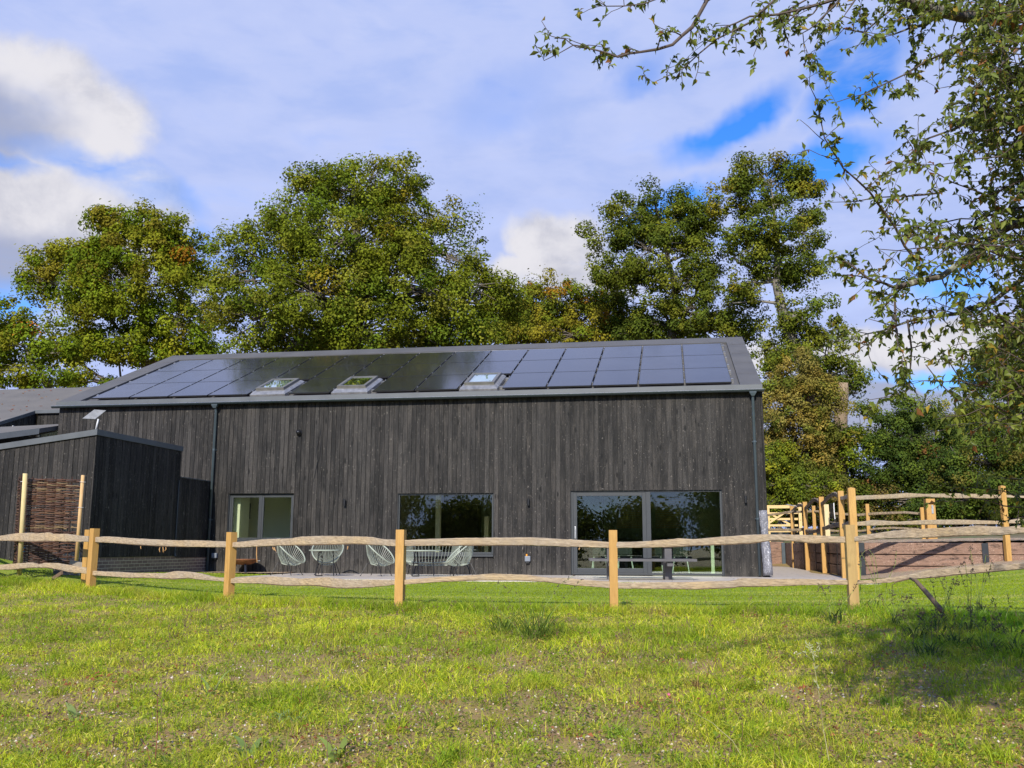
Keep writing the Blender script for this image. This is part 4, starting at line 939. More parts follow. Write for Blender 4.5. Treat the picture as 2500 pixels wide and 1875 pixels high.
# bits in the yard
q = at(2020, 1306, 27.5); pt = thing('tall_timber_post', 'pale square timber post standing behind the rising side fence', 'post', q)
post(pt, q[0], q[1], .8, at(2020, 1231, 27.5)[2], .135, R(3), timber('pale_post_wood', (.58, .46, .24), (.68, .56, .32), 4, (5, 5, .8), .1), 0)
q = at(2034, 1250, 27.0); sh = thing('rolled_sheeting', 'hanging black ribbed sheeting with a white tube beside the pale timber post', 'sheeting', q)
mb = MB()
for k in range(5):
    a, b = at(2027 + k * 2.1, 1229, 27), at(2027.5 + k * 2.1, 1262 + (k == 4) * 4, 27); mb.tube([a, b], .012, 6)
mb.build('black_rib', BLACKP, sh)
mb = MB(); mb.tube([at(2035.5, 1228, 26.9), at(2036.5, 1250, 26.9), at(2038.5, 1267, 26.9)], .014, 8); mb.build('white_tube', simple('white_tube_plastic', (.8, .8, .8), .4), sh)
q = at(1928, 1235, 31); ch = MB(); ch.bar(at(1920, 1231.5, 31), at(1944, 1236.5, 31), .14, .02); tag(ch.build('metal_channel', ALU), 'short bright metal channel lying on the gate top beyond the barn corner', 'metal channel')

# wrapped roll leaning on the barn corner
M = Mat('crumpled_plastic_wrap'); n = M.noise(9, (1, 1, .5), 6, .7, 1.5); n2 = M.noise(28, (1.5, 1, .4), 4, .6, 1)
M.base(M.mix(M.rng(n2, .58, .66), (.17, .17, .19), (.62, .62, .66))).rough(M.rng(n, .3, .7, .12, .45)); M.spec(.7); M.bump(n, .9, .05); WRAP = M.m
b0, b1 = on_y(1875, 1405, -.10), on_y(1862, 1247, .0)
mb = MB(); pts = [b0 + (b1 - b0) * t for t in np.linspace(0, 1, 12)]
mb.tube(pts, [.105 + .012 * math.sin(7 * t) + .008 * math.cos(15 * t) for t in np.linspace(0, 1, 12)], 12)
rg = random.Random(3); mb.v = [(x + rg.uniform(-.008, .008), y - .04 + rg.uniform(-.008, .008), max(z, .012)) for x, y, z in mb.v]
tag(mb.build('wrapped_roll', WRAP, smooth=True), 'tall roll in crumpled grey plastic wrap leaning on the barn corner', 'wrapped roll')

# ------------------------------------------------------------ hurdle screen and brick pier at the left
HP = timber('round_post_wood', (.50, .40, .17), (.60, .48, .24), 4, (5, 5, .8), .15)
HP2 = timber('round_post_wood_warm', (.50, .31, .13), (.60, .40, .19), 4, (5, 5, .8), .15)
hd = thing('woven_hurdle', 'woven brown willow hurdle screen tied between two round posts in front of the annex', 'hurdle', (-14.3, -6.5, .1))
D0, D1 = 18.1, 18.4
def hz(px, py, f=0.0): return at(px, py, D0 + (D1 - D0) * (px - 50) / 150 + f)
a, b = hz(47, 1404, -.12), hz(61.5, 1156, -.12); mb = MB(); mb.tube([a, b], [.045, .041], 12); mb.build('round_post', HP, hd, smooth=True)
a, b = hz(184, 1400, -.1), hz(202.5, 1160, -.1); mb = MB(); mb.tube([a, b], [.036, .032], 12); mb.build('round_post', HP2, hd, smooth=True)
WIL = [(.085, .038, .024), (.14, .064, .036), (.20, .11, .058), (.055, .027, .019), (.29, .20, .10)]
M = Mat('willow_rods'); t = M.attr('tint').outputs['Fac']; cr = M.node('ShaderNodeValToRGB'); M.link(t, cr.inputs[0]); cr.color_ramp.interpolation = 'CONSTANT'
for i, (pos, c) in enumerate(zip((0, .3, .6, .78, .93), WIL)):
    e = cr.color_ramp.elements[i] if i < 2 else cr.color_ramp.elements.new(pos); e.position = pos; e.color = (*c, 1)
M.base(M.mix(M.noise(20, (1, 1, 1)), cr.outputs[0], M.mix(.5, cr.outputs[0], (.02, .012, .01)))).rough(.55); WILLOW = M.m
def hurdle_panel(root, corners, nst, rows, seed, name='woven_panel'):
    """corners: top left, top right, bottom left, bottom right of the panel"""
    rg = random.Random(seed); TL, TR, BL, BR = corners; mb = MB(); stakes = [(k + .0) / (nst - 1) for k in range(nst)]
    nrm = np.cross(TR - TL, BL - TL); nrm /= np.linalg.norm(nrm)
    for r_ in range(rows):
        v = (r_ + rg.uniform(-.35, .35)) / rows; u0 = rg.uniform(-.01, .03) if r_ % 3 else rg.uniform(0, .5); u1 = min(1.01, u0 + rg.uniform(.55, 1.1)); pts = []; n = max(8, int((u1 - u0) * nst * 4)); ph = r_ % 2
        dv = rg.uniform(-.012, .012)
        for i in range(n + 1):
            u = u0 + (u1 - u0) * i / n; vv = min(.999, max(.004, v + dv * (u - .5) + .0025 * math.sin(u * 23 + r_)))
            p = (TL * (1 - u) + TR * u) * (1 - vv) + (BL * (1 - u) + BR * u) * vv; pts.append(p + nrm * .020 * math.cos(math.pi * (u * (nst - 1) + ph)))
        mb.tube(pts, rg.uniform(.006, .011), 5, True, rg.random())
    for k, u in enumerate(stakes):
        up = rg.uniform(.03, .085); t_, b_ = TL * (1 - u) + TR * u, BL * (1 - u) + BR * u; mb.tube([t_ + (t_ - b_) / np.linalg.norm(t_ - b_) * up + (TR - TL) * rg.uniform(-.01, .01), b_], [.012, .015], 7, True, .8)
    return mb.build(name, WILLOW, root)
hurdle_panel(hd, [hz(56, 1168), hz(199, 1171), hz(44, 1374 + 9), hz(187, 1385)], 7, 118, 3)
e0 = hz(52, 1164, .0); s0 = hz(38, 1390, .0)
hurdle_panel(hd, [hz(46, 1172, .75), hz(52, 1164, -.03), hz(33, 1385, .75), hz(41, 1385, -.03)], 3, 62, 5)
mb = MB()
for px, py in ((57, 1176), (202, 1177), (197, 1239), (50, 1303)): 
    c_ = hz(px, py, -.1); mb.tube([c_ + np.array([.055 * math.cos(t), .05 * math.sin(t), 0]) for t in np.linspace(0, 2 * math.pi, 13)], .0035, 4)
mb.build('cable_tie', simple('white_tie', (.7, .7, .72), .4), hd)
mb = MB(); c_ = hz(58.5, 1318, -.02)
for k in range(8):
    if k in (5,): continue
    z = (1284 + k * 9 - 1318) / FPX * 18 * -1; mb.tube([c_ + np.array([-.0, 0, z]), c_ + np.array([.04, 0, z + .012])], .007, 5)
mb.build('blue_rope', simple('blue_rope_nylon', (.02, .25, .55), .5), hd)
# brick pier
q0, q1 = at(149.5, 1362, 18.9), at(199, 1362, 19.3); zt = at(150, 1349, 18.9)[2]
pier = thing('brick_pier', 'low pier of dark engineering bricks with perforated top brick beside the hurdle', 'brick pier', (q0[0], q0[1], 0))
M = Mat('pier_brick'); M.base(M.mix(M.noise(8), (.05, .048, .062), (.085, .08, .10))).rough(.5); PB = M.m
MORT = simple('pale_mortar', (.50, .44, .34), .85)
mb = MB(); d = (q1 - q0) * [1, 1, 0]; L = np.linalg.norm(d); d /= L; nr = np.array([-d[1], d[0], 0]); k0 = np.array([q0[0], q0[1], 0]); w1 = .21
def pb(a, b, z0, z1, n0=-.0, n1=.22, M_=None): (M_ or mb).obox(k0 + d * (a + b) / 2 + nr * (n0 + n1) / 2 + [0, 0, (z0 + z1) / 2], d * (b - a) / 2, nr * (n1 - n0) / 2, [0, 0, (z1 - z0) / 2])
z = zt
pb(0, w1, z - .108, z); 
for k in range(5): pb(w1 + .012 + k * (L - w1) / 5, w1 + (k + 1) * (L - w1) / 5 - .004, z - .108, z)
for r_ in range(7):
    zz = z - .12 - r_ * .077; off = .11 * (r_ % 2)
    a_ = -off
    while a_ < L: 
        x0_, x1_ = max(0, a_), min(L, a_ + .21)
        if x1_ - x0_ > .02: pb(x0_, x1_, zz - .065, zz)
        a_ += .222
mb.build('brick', PB, pier, bevel=.003)
m2 = MB(); pb(.008, L - .008, z - .66, z - .006, .008, .21, m2); m2.build('mortar_core', MORT, pier)
m3 = MB()
for k in range(3):
    c_ = k0 + d * (.045 + k * .06) + nr * -.003 + [0, 0, z - .054]
    m3.tube([c_, c_ + nr * .01], .02, 12)
m3.build('mortar_plug', MORT, pier)
sp = thing('stub_post', 'short honey coloured square post between brick pier and field fence', 'post', at(211, 1400, 17.5))
q = at(212, 1400, 17.4); post(sp, q[0], q[1], -.1, at(212, 1293, 17.4)[2], .135, R(-24), POST, 0)
mb = MB(); a, b = at(172, 1372, 18.0), at(206, 1380, 17.5); a2 = at(128, 1414, 17.9); b2 = at(152, 1398, 17.7)
mb.bar(a, b, .03, .08); tag(mb.build('loose_board', timber('grey_board', (.25, .21, .16), (.36, .31, .25), 4, (4, 1, 1), .2, False)), 'grey board end lying at the foot of the brick pier', 'board')
mb = MB(); mb.bar(a2, b2, .03, .07); tag(mb.build('loose_plank', timber('brown_plank', (.12, .075, .05), (.2, .13, .09), 4, (4, 1, 1), .2, False)), 'brown broken plank propped in the grass below the hurdle', 'plank')
# stick leaning over the lawn at the right
mb = MB(); pts = [at(x, y, D) for x, y, D in ((2222, 1412, 10.7), (2236, 1418, 10.5), (2262, 1447, 10.2), (2278, 1466, 10.0), (2300, 1492, 9.8))]
mb.tube(pts, [.012, .022, .026, .026, .028], 8); mb.tube([pts[0], at(2190, 1420, 10.8), at(2178, 1428, 10.8)], [.012, .008, .003], 5)
tag(mb.build('leaning_branch', BARK, smooth=True), 'bare brown branch leaning from the dark weeds onto the lower rail', 'branch')
# ------------------------------------------------------------ garden furniture
CORD = simple('sage_plastic_cord', (.30, .335, .27), .4, 0, .04, 10)
LEG = simple('black_steel_leg', (.02, .02, .022), .35, .3, .05, 10)
def string_chair(width=.74, label='', group=''):
    """round string chair: tilted oval hoop, small hoop below, cords between, thin steel legs. Faces -Y in its own space"""
    root = thing('string_chair', label, 'garden chair', (0, 0, 0), group)
    ex = (width - .74) / 2
    def hoop(t, rx, ry, c, tilt):
        x = rx * math.cos(t); x += ex * np.sign(math.cos(t)) * min(1, abs(math.cos(t)) * 2.2); y = ry * math.sin(t)
        return np.array([x, c[1] + y * math.cos(tilt), c[2] + y * math.sin(tilt)])
    A = lambda t: hoop(t, .37, .43, (0, .02, .60), R(40)) + np.array([0, 0, .025 * math.cos(2 * t)])
    B = lambda t: hoop(t, .15, .13, (0, .10, .27), R(12))
    T = np.linspace(0, 2 * math.pi, 49)
    mb = MB(); mb.tube([A(t) for t in T], .016, 8, False); mb.build('rim', CORD, root, smooth=True)
    mb = MB(); n = 44 if width < .8 else 78
    for k in range(n):
        t = 2 * math.pi * (k + .5) / n; a, b = A(t), B(t); m_ = a * .45 + b * .55 + np.array([0, .03, -.035]) ; mb.tube([a, m_, b], .0042, 4, False)
    mb.tube([B(t) for t in T], .012, 6, False); mb.build('cords', CORD, root)
    for sx, sy in ((-1, -1), (1, -1), (-1, 1), (1, 1)):
        mb = MB(); top = B(math.atan2(sy, sx) if True else 0) * [1, 1, 1]; foot = np.array([sx * (.26 + ex), .10 + sy * .27, .012]); k_ = np.array([sx * (.17 + ex), .10 + sy * .15, .30])
        mb.tube([top + [0, 0, -.01], k_, foot], .008, 6); mb.tube([foot, foot + [0, 0, .02]], .013, 6); mb.build('leg', LEG, root)
    return root
def place(o, x, y, rz, z=.006): o.location = (x, y, z); o.rotation_euler = (0, 0, rz)
c1 = string_chair(.74, 'sage green string chair turned side on, farthest left on the patio', 'sage string chairs')
place(c1, -11.15, -2.0, R(82))
def cp(label, x, y, rz):
    c = copy_tree(c1); c['label'] = label; place(c, x, y, rz); return c
cp('sage green string chair facing the lawn behind the smaller round table', -10.42, -1.55, R(12))
cp('sage green string chair side on between the two round tables, left of the loveseat', -8.95, -2.0, R(80))
cp('sage green string chair at the right end of the seating group, facing left', -7.16, -1.6, R(-68))
sofa = string_chair(1.45, 'wide sage green string loveseat behind the larger table', None); sofa.name = 'string_loveseat'; sofa['category'] = 'loveseat'
place(sofa, -8.02, -1.05, R(3))
def round_table(label, x, y, r, h):
    root = thing('round_table', label, 'table', (x, y, .006), 'round garden tables')
    mb = MB(); mb.lathe([(0, h - .02), (r - .02, h - .02), (r, h - .012), (r, h + .006), (r - .012, h + .012), (0, h + .012)], 36, (x, y, 0)); mb.build('tabletop', CORD, root)
    for k in range(3):
        a = 2 * math.pi * k / 3 + .3; mb = MB(); ca, sa = math.cos(a), math.sin(a)
        for s_ in (-.09, .09): mb.tube([(x + ca * r * .55 - sa * s_ * .3, y + sa * r * .55 + ca * s_ * .3, h - .02), (x + ca * r * .62 - sa * s_, y + sa * r * .62 + ca * s_, .02)], .0075, 6)
        mb.tube([(x + ca * r * .62 - sa * -.09, y + sa * r * .62 + ca * -.09, .02), (x + ca * r * .62 - sa * .09, y + sa * r * .62 + ca * .09, .02)], .0075, 6)
        mb.build('leg', LEG, root)
    return root
t1 = on_y(793, 1340.5, -2.25); round_table('smaller round sage garden table among the left pair of chairs', t1[0], -2.25, .36, .60)
t2 = on_y(1030, 1343, -1.95); round_table('larger round sage garden table in front of the loveseat', t2[0], -1.95, .46, .60)

# fire bowl
RUST = simple('rusted_steel', (.20, .075, .03), .75, 0, .3, 7, .2)
fb = thing('fire_bowl', 'rusty steel fire bowl on dark legs standing on the gravel by the downpipe', 'fire bowl', (-13.05, -.5, .015))
cx_, cy_ = -13.05, -.52
mb = MB(); mb.lathe([(0, .20), (.18, .21), (.30, .255), (.375, .33), (.385, .345), (.375, .345), (.29, .27), (.17, .225), (0, .215)], 36, (cx_, cy_, .015)); mb.build('bowl', RUST, fb, smooth=True)
for a in (-.9, .9 + 1.2, 4.1):
    mb = MB(); mb.bar((cx_ + .2 * math.cos(a), cy_ + .2 * math.sin(a), .25), (cx_ + .27 * math.cos(a), cy_ + .27 * math.sin(a), .015), .05, .02, (math.cos(a), math.sin(a), 0)); mb.build('leg', LEG, fb)
for s_ in (-1, 1):
    mb = MB(); mb.tube([(cx_ + s_ * .37, cy_, .32), (cx_ + s_ * .45, cy_, .32)], .008, 6); mb.build('handle', ALU, fb)

# grey picnic table with two fixed benches
PIC = simple('charcoal_composite', (.085, .08, .085), .5, 0, .10, 5, .05)
pt_ = thing('picnic_table', 'charcoal grey slatted picnic table with fixed benches in front of the glass doors', 'picnic table', (-2.95, -2.5, .006))
xa, xb, yf = -4.02, -1.78, -3.05
rot_ = R(6); cxp, cyp = -2.93, -2.62
def pr_(x, y, z): x -= cxp; y -= cyp; return (cxp + x * math.cos(rot_) - y * math.sin(rot_), cyp + x * math.sin(rot_) + y * math.cos(rot_), z)
def pbox(mb, x0, x1, y0, y1, z0, z1): mb.add([pr_(x, y, z) for z in (z0, z1) for x, y in ((x0, y0), (x1, y0), (x1, y1), (x0, y1))], [(3, 2, 1, 0), (4, 5, 6, 7), (0, 1, 5, 4), (1, 2, 6, 5), (2, 3, 7, 6), (3, 0, 4, 7)])
for y0 in (-3.22, -1.98):
    mb = MB(); pbox(mb, xa, xb, y0, y0 + .03, .40, .45); pbox(mb, xa, xb, y0 + .33, y0 + .36, .40, .45); pbox(mb, xa, xa + .03, y0 + .03, y0 + .33, .40, .45); pbox(mb, xb - .03, xb, y0 + .03, y0 + .33, .40, .45)
    for k in range(18): pbox(mb, xa + .05 + k * .121, xa + .05 + k * .121 + .10, y0 + .031, y0 + .329, .43, .452)
    mb.build('bench', PIC, pt_)
mb = MB()
for k in range(6): pbox(mb, xa + .08, xb - .08, -2.80 + k * .125, -2.80 + k * .125 + .115, .715, .745)
mb.build('tabletop', PIC, pt_)
for x in (-3.56, -2.33):
    mb = MB(); pbox(mb, x - .075, x + .075, -2.72, -2.18, .004, .714); mb.build('pedestal', PIC, pt_)
    mb = MB(); pbox(mb, x - .065, x + .065, -3.16, -2.721, .30, .40); mb.build('bench_arm', PIC, pt_); mb = MB(); pbox(mb, x - .065, x + .065, -2.179, -1.70, .30, .40); mb.build('bench_arm', PIC, pt_)

# seen dimly through the glass
dt = thing('dining_table', 'pale topped dining table indoors behind the sliding door', 'table', (-3.4, 2.2, .03))
mb = MB(); mb.box(-4.5, -2.0, 1.75, 2.65, .735, .765); mb.build('tabletop', PALEWOOD, dt)
for x, y in ((-4.4, 1.85), (-2.1, 1.85), (-4.4, 2.55), (-2.1, 2.55)):
    mb = MB(); mb.box(x - .03, x + .03, y - .03, y + .03, .031, .734); mb.build('leg', LEG, dt)
WHITEC = simple('white_chair_shell', (.75, .76, .74), .4)
def dchair():
    r_ = thing('dining_chair', 'dark dining chair with white legs at the indoor table', 'chair', (0, 0, 0), 'dining chairs indoors')
    mb = MB(); mb.box(-.2, .2, -.2, .2, .43, .455); mb.build('seat', DARKROOM, r_, bevel=.01)
    mb = MB(); mb.box(-.19, .19, -.22, -.2, .47, .80); mb.build('backrest', DARKROOM, r_, bevel=.01)
    for sx in (-1, 1):
        for sy in (-1, 1): mb = MB(); mb.tube([(sx * .15, sy * .15, .43), (sx * .21, sy * .21, .002)], .014, 6); mb.build('leg', WHITEC, r_)
    return r_
d0 = dchair(); d0['label'] = 'dark dining chair with white legs indoors behind the left end of the sliding leaf'; d0.location = (-4.1, 1.35, .031)
for x, l in ((-3.45, 'dark dining chair with white legs indoors second from the left behind the sliding leaf'), (-2.7, 'dark dining chair with white legs indoors just behind the door mullion'), (-2.05, 'dark dining chair with white legs indoors at the right end of the table')):
    d = copy_tree(d0); d['label'] = l; d.location = (x, 1.35, .031)
for k, (x0, x1) in enumerate(((-3.9, -2.95), (-2.75, -2.0))):
    mb = MB()
    for j in range(20): mb.box(x0, x1, 5.2, 5.204, 1.25 + j * .055, 1.28 + j * .055)
    mb.box(x0, x1, 5.19, 5.22, 2.36, 2.41); tag(mb.build('slatted_blind', timber('blind_cane', (.35, .25, .12), (.45, .33, .18), 5, (1, 5, 5), .1)), ('cane slatted blind hanging indoors left of the door mullion', 'cane slatted blind hanging indoors right of the door mullion')[k], 'blind', 'slatted blinds indoors')
for k, px in enumerate((586, 604)):
    a = on_y(px - 6, 1229, 1.68); b = on_y(px + 6, 1267, 1.68); mb = MB(); mb.box(a[0], b[0], 1.66, 1.695, b[2], a[2]); tag(mb.build('wall_picture', simple('dark_canvas' + 'ab'[k], ((.10, .10, .08), (.03, .03, .03))[k], .6, 0, .3, 9)), ('grey framed canvas hanging on the pale wall indoors', 'black framed canvas hanging on the pale wall indoors')[k], 'picture', 'pictures seen through the small window')
# ------------------------------------------------------------ trees
BARKM = timber('tree_bark', (.085, .070, .052), (.20, .175, .14), 5, (3, 3, .6), .6, False, .9)
PALEBARK = timber('pale_lichen_bark', (.20, .185, .14), (.38, .36, .29), 6, (3, 3, 1), .6, False, .9)
LEAFM = leaf_mat('tree_leaves', .24, .03, .75)
def unit(v): return v / (np.linalg.norm(v, axis=-1, keepdims=True) + 1e-9)
def leaf_quads(centers, size, rg, up=.35, aspect=.62, out=None):
    """kite shaped leaves: 4 corners each; returns V (n*4,3)"""
    n = len(centers); nr = unit(rg.normal(size=(n, 3)) * (1 if out is None else .55) + np.array([0, -.1, up * 2]) + (0 if out is None else out)); d = unit(np.cross(nr, rg.normal(size=(n, 3)))); e = np.cross(nr, d)
    s = (size * rg.uniform(.6, 1.35, (n, 1))); bend = nr * s * rg.uniform(-.25, .25, (n, 1))
    V = np.stack([centers - d * s * .5, centers + e * s * aspect * .5 + bend, centers + d * s * .5, centers - e * s * aspect * .5 + bend], 1)
    return V.reshape(-1, 3)
def wander(a, b, n, amp, rg, sag=0.0):
    t = np.linspace(0, 1, n)[:, None]; L = np.linalg.norm(b - a); p = a * (1 - t) + b * t; w = rg.normal(size=(n, 3)).cumsum(0); w = w - w[:1] - (w[-1:] - w[:1]) * t
    p = p + w * amp * L / n ** .5; p[:, 2] += sag * L * np.sin(math.pi * t[:, 0]); return p
def tree(name, label, cat, base, D, lobes, trunk, pal, seed, leaf=.14, per=150, clump=.55, dens=1.0, group=None, tr=.3, fork=None, limbs=(), bark=None, depth=.75, autumn=(), twigs=True, dead=(), gap=.34):
    """lobes: (px, py, rx px, ry px[, depth offset m]) seen ellipses of the crown at distance D (native pixels);
    trunk: list of (px, py, radius m[, offset]) from the ground up; pal: list of leaf colours"""
    leaf *= .87; per *= 1.30
    rg = np.random.default_rng(seed); base = np.array(base, float); root = thing(name, label, cat, base, group); mpp = D / FPX
    TB = MB(); tp = [base + [0, 0, -.3]] ; trd = [tr * 1.5]
    for q in trunk: tp.append(at(q[0], q[1], D + (q[3] if len(q) > 3 else 0))); trd.append(q[2])
    pts = []; rr = []
    for i in range(len(tp) - 1):
        seg = wander(np.array(tp[i]), np.array(tp[i + 1]), 5, .03, rg)
        for k in range(4 if i < len(tp) - 2 else 5): pts.append(seg[k]); rr.append(trd[i] + (trd[i + 1] - trd[i]) * k / 4)
    TB.tube(pts, rr, 10); tpts = np.array(pts)
    LC, CL = [], []; brs = MB(); gapf = rg.normal(size=(7, 3)) * 1.25 / (clump / .5); gaph = rg.uniform(0, 6.28, 7)
    for lb in lobes:
        px, py, rx, ry = lb[:4]; off = lb[4] if len(lb) > 4 else 0.0
        c = at(px, py, D + off); rx, ry = rx * mpp, ry * mpp; rd = depth * (rx + ry) / 2
        # limb from the nearest suitable point of the trunk
        dd = np.linalg.norm(tpts - c, axis=1) + np.maximum(0, tpts[:, 2] - c[2]) * 3 + 0.0; st = tpts[np.argmin(dd)]; r0 = min(rr[int(np.argmin(dd))] * .6, .16 + .03 * (rx + ry))
        lp = wander(st, c, 9, .07, rg, .05); brs.tube(lp, np.linspace(r0, r0 * .35, 9), 6)
        nc = max(4, int(dens * (rx * ry + rx * rd + ry * rd) * 1.75 / (clump ** 2)))
        u = unit(rg.normal(size=(nc, 3))); rad = rg.uniform(.35, 1.0, (nc, 1)) ** .45
        fr_ = rg.normal(size=(5, 3)) * 3.2; ph_ = rg.uniform(0, 6.28, 5); wob = np.sin(u @ fr_.T + ph_).sum(1, keepdims=True) / 5; rad *= 1 + .34 * wob + rg.normal(0, .06, (nc, 1))
        cs = c + u * rad * np.stack([np.full(nc, rx), np.full(nc, rd), np.full(nc, ry)], 1)
        gp_ = np.sin(cs @ gapf.T + gaph).sum(1) / len(gaph) ; cs = cs[gp_ > -gap]; nc = len(cs); CL.append(cs)
        for q in cs[rg.random(nc) < (.6 if twigs else .25)]:
            k = int(rg.integers(4, 9)); bp = wander(lp[k], q, 6, .10, rg, .04); brs.tube(bp, np.linspace(max(.012, r0 * .28), .008, 6), 4, False)
    for lm in limbs:
        p_ = [at(x, y, D + (o[0] if o else 0)) for x, y, *o in lm[0]]; brs.tube([w for i in range(len(p_) - 1) for w in wander(p_[i], p_[i + 1], 4, .04, rg)[:-1 if i < len(p_) - 2 else None]], np.linspace(lm[1], lm[2], (len(p_) - 1) * 3 + 1), 7)
    CL = np.concatenate(CL); nC = len(CL)
    # clump character
    csz = clump * rg.uniform(.5, 1.4, nC); flat = rg.uniform(.5, .85, nC)
    pal_ = np.array(pal); ci = rg.integers(0, len(pal_), nC); cm = pal_[ci] * rg.uniform(.72, 1.25, (nC, 1))
    zc = (CL[:, 2] - CL[:, 2].min()) / (np.ptp(CL[:, 2]) + 1e-6)
    for (col, frac, top) in autumn:
        pick = rg.random(nC) < frac * (1 if not top else np.clip((zc - .45) * 3, 0.05, 1)); cm[pick] = np.array(col) * rg.uniform(.7, 1.2, (int(pick.sum()), 1))
    cnt = np.maximum(8, (per * (csz / clump) ** 2 * rg.uniform(.6, 1.3, nC)).astype(int)); idx = np.repeat(np.arange(nC), cnt)
    g = rg.normal(size=(len(idx), 3)); g = g / np.maximum(1, np.linalg.norm(g, axis=1, keepdims=True) / 1.7) * .50
    st_ = rg.uniform(.75, 1.25, (nC, 3)) * np.array([1, 1, .8]); ax_ = unit(rg.normal(size=(nC, 3))); sh_ = rg.uniform(-.4, .6, nC)
    g = g * st_[idx]; g = g + ax_[idx] * (g * ax_[idx]).sum(1, keepdims=True) * sh_[idx][:, None]; loose = rg.random(len(idx)) < .06; g[loose] *= 1.5
    pos = CL[idx] + g * csz[idx][:, None]
    V = leaf_quads(pos, leaf, rg, .30, .66, unit(g) * 1.15); n = len(idx)
    col = 1.02 * cm[idx] * np.array([.97, 1.0, .9]) * rg.uniform(.84, 1.18, (n, 1)) * np.array([1, 1, 1]) + rg.normal(0, .003, (n, 3)); col = np.repeat(np.clip(col, .006, .9), 4, 0)
    F = np.arange(n * 4).reshape(n, 4)
    TB.build('trunk', bark or BARKM, root, smooth=True); brs.build('branches', bark or BARKM, root, smooth=True)
    fast_mesh('crown', V, F, LEAFM, col, root)
    return root
G_OAK = [(.13, .165, .016), (.16, .185, .018), (.10, .14, .014), (.19, .19, .025), (.14, .16, .014)]
G_MAPLE = [(.14, .185, .014), (.18, .205, .016), (.11, .155, .012), (.20, .20, .018)]
G_DARK = [(.075, .11, .02), (.055, .085, .018), (.10, .135, .022), (.045, .07, .016)]
G_DARKOAK = [(.10, .13, .018), (.13, .155, .020), (.075, .10, .016), (.16, .17, .022)]
zy = lambda x, y: float(yard_z(np.array([x]), np.array([y]))[0])
def foot(px, D): p = at(px, 1300, D); return (p[0], p[1], zy(p[0], p[1]))

tree('oak_tree', 'huge rounded green oak tree behind the middle of the barn', 'tree', foot(850, 44), 43,
     [(880, 450, 175, 70), (760, 470, 80, 70, .5), (1000, 520, 120, 90, .3), (840, 590, 200, 110, -1.5), (680, 590, 110, 80, 0), (610, 660, 90, 90, -1), (1090, 620, 100, 90, -.5), (980, 690, 160, 110, -2), (760, 720, 150, 100, -2.5),
      (620, 780, 110, 80, -1), (1150, 730, 110, 85, -.5), (890, 810, 130, 70, -2.5), (1100, 810, 110, 60, -1.5), (720, 840, 100, 50, -1), (1215, 750, 60, 60, .5), (560, 740, 60, 70, 0), (900, 860, 330, 40, 1.5)],
     [(850, 1000, .50), (860, 860, .42), (880, 700, .32), (870, 560, .18), (860, 440, .07)], G_OAK, 101, .15, 165, .62, 1.1, tr=.5, autumn=(((.24, .19, .02), .012, False), ((.20, .19, .025), .10, True)), gap=.50)
tree('maple_tree', 'broad green maple with orange leaves behind the left end of the barn', 'tree', foot(370, 57), 56,
     [(330, 600, 130, 75, 0), (285, 555, 75, 45, .5), (375, 550, 75, 40, .3), (450, 600, 75, 60, 0), (140, 640, 80, 50, .5), (90, 690, 55, 45, .3), (220, 640, 80, 50, 0), (330, 700, 150, 80, -1.2), (480, 700, 60, 70, 0), (210, 760, 110, 60, -.8),
      (440, 790, 100, 70, -1), (300, 830, 110, 55, -1), (470, 870, 90, 45, -.5), (180, 840, 80, 40, .3), (230, 930, 90, 30, 0)],
     [(372, 980, .34), (345, 860, .27), (350, 740, .18), (340, 600, .07)], G_MAPLE, 102, .20, 160, .70, 1.1, tr=.5, limbs=(([(270, 940), (215, 900), (160, 870), (110, 800)], .10, .02), ([(345, 860), (280, 790), (180, 700), (120, 660)], .10, .02), ([(372, 960), (430, 860), (470, 830)], .06, .02), ([(300, 945), (285, 860), (275, 780), (272, 730)], .07, .015)),
     autumn=(((.36, .17, .02), .006, False), ((.20, .17, .02), .22, True)), gap=.40)
tree('small_maple_tree', 'lower green tree with pale bare limbs at the far left edge', 'tree', foot(110, 50), 50,
     [(30, 780, 50, 50, 0), (60, 840, 80, 50, -.4), (-40, 820, 80, 80, 0), (130, 860, 70, 40, .2), (20, 900, 80, 40, -.3), (120, 930, 70, 25, -.3)],
     [(125, 960, .16), (95, 900, .12), (60, 850, .06)], G_MAPLE, 103, .18, 130, .60, .95, tr=.2, bark=PALEBARK, limbs=(([(130, 945), (90, 895), (45, 862)], .09, .02), ([(118, 925), (80, 932), (30, 925)], .04, .01)), autumn=(((.40, .14, .02), .006, False),))
tree('autumn_tree', 'rounded tree turning orange and gold between the oaks behind the barn', 'tree', foot(1400, 58), 57,
     [(1370, 740, 130, 65, 0), (1460, 770, 110, 70, -.5), (1290, 790, 90, 60, -.5), (1540, 810, 90, 50, 0), (1400, 820, 160, 50, -1.5), (1240, 800, 60, 70, .5)],
     [(1400, 950, .3), (1400, 800, .15)], [(.17, .17, .018), (.21, .18, .02), (.13, .16, .016), (.10, .13, .02)], 104, .17, 160, .62, 1.15, tr=.3, autumn=(((.30, .16, .02), .30, True), ((.26, .09, .02), .04, True)), gap=.6)
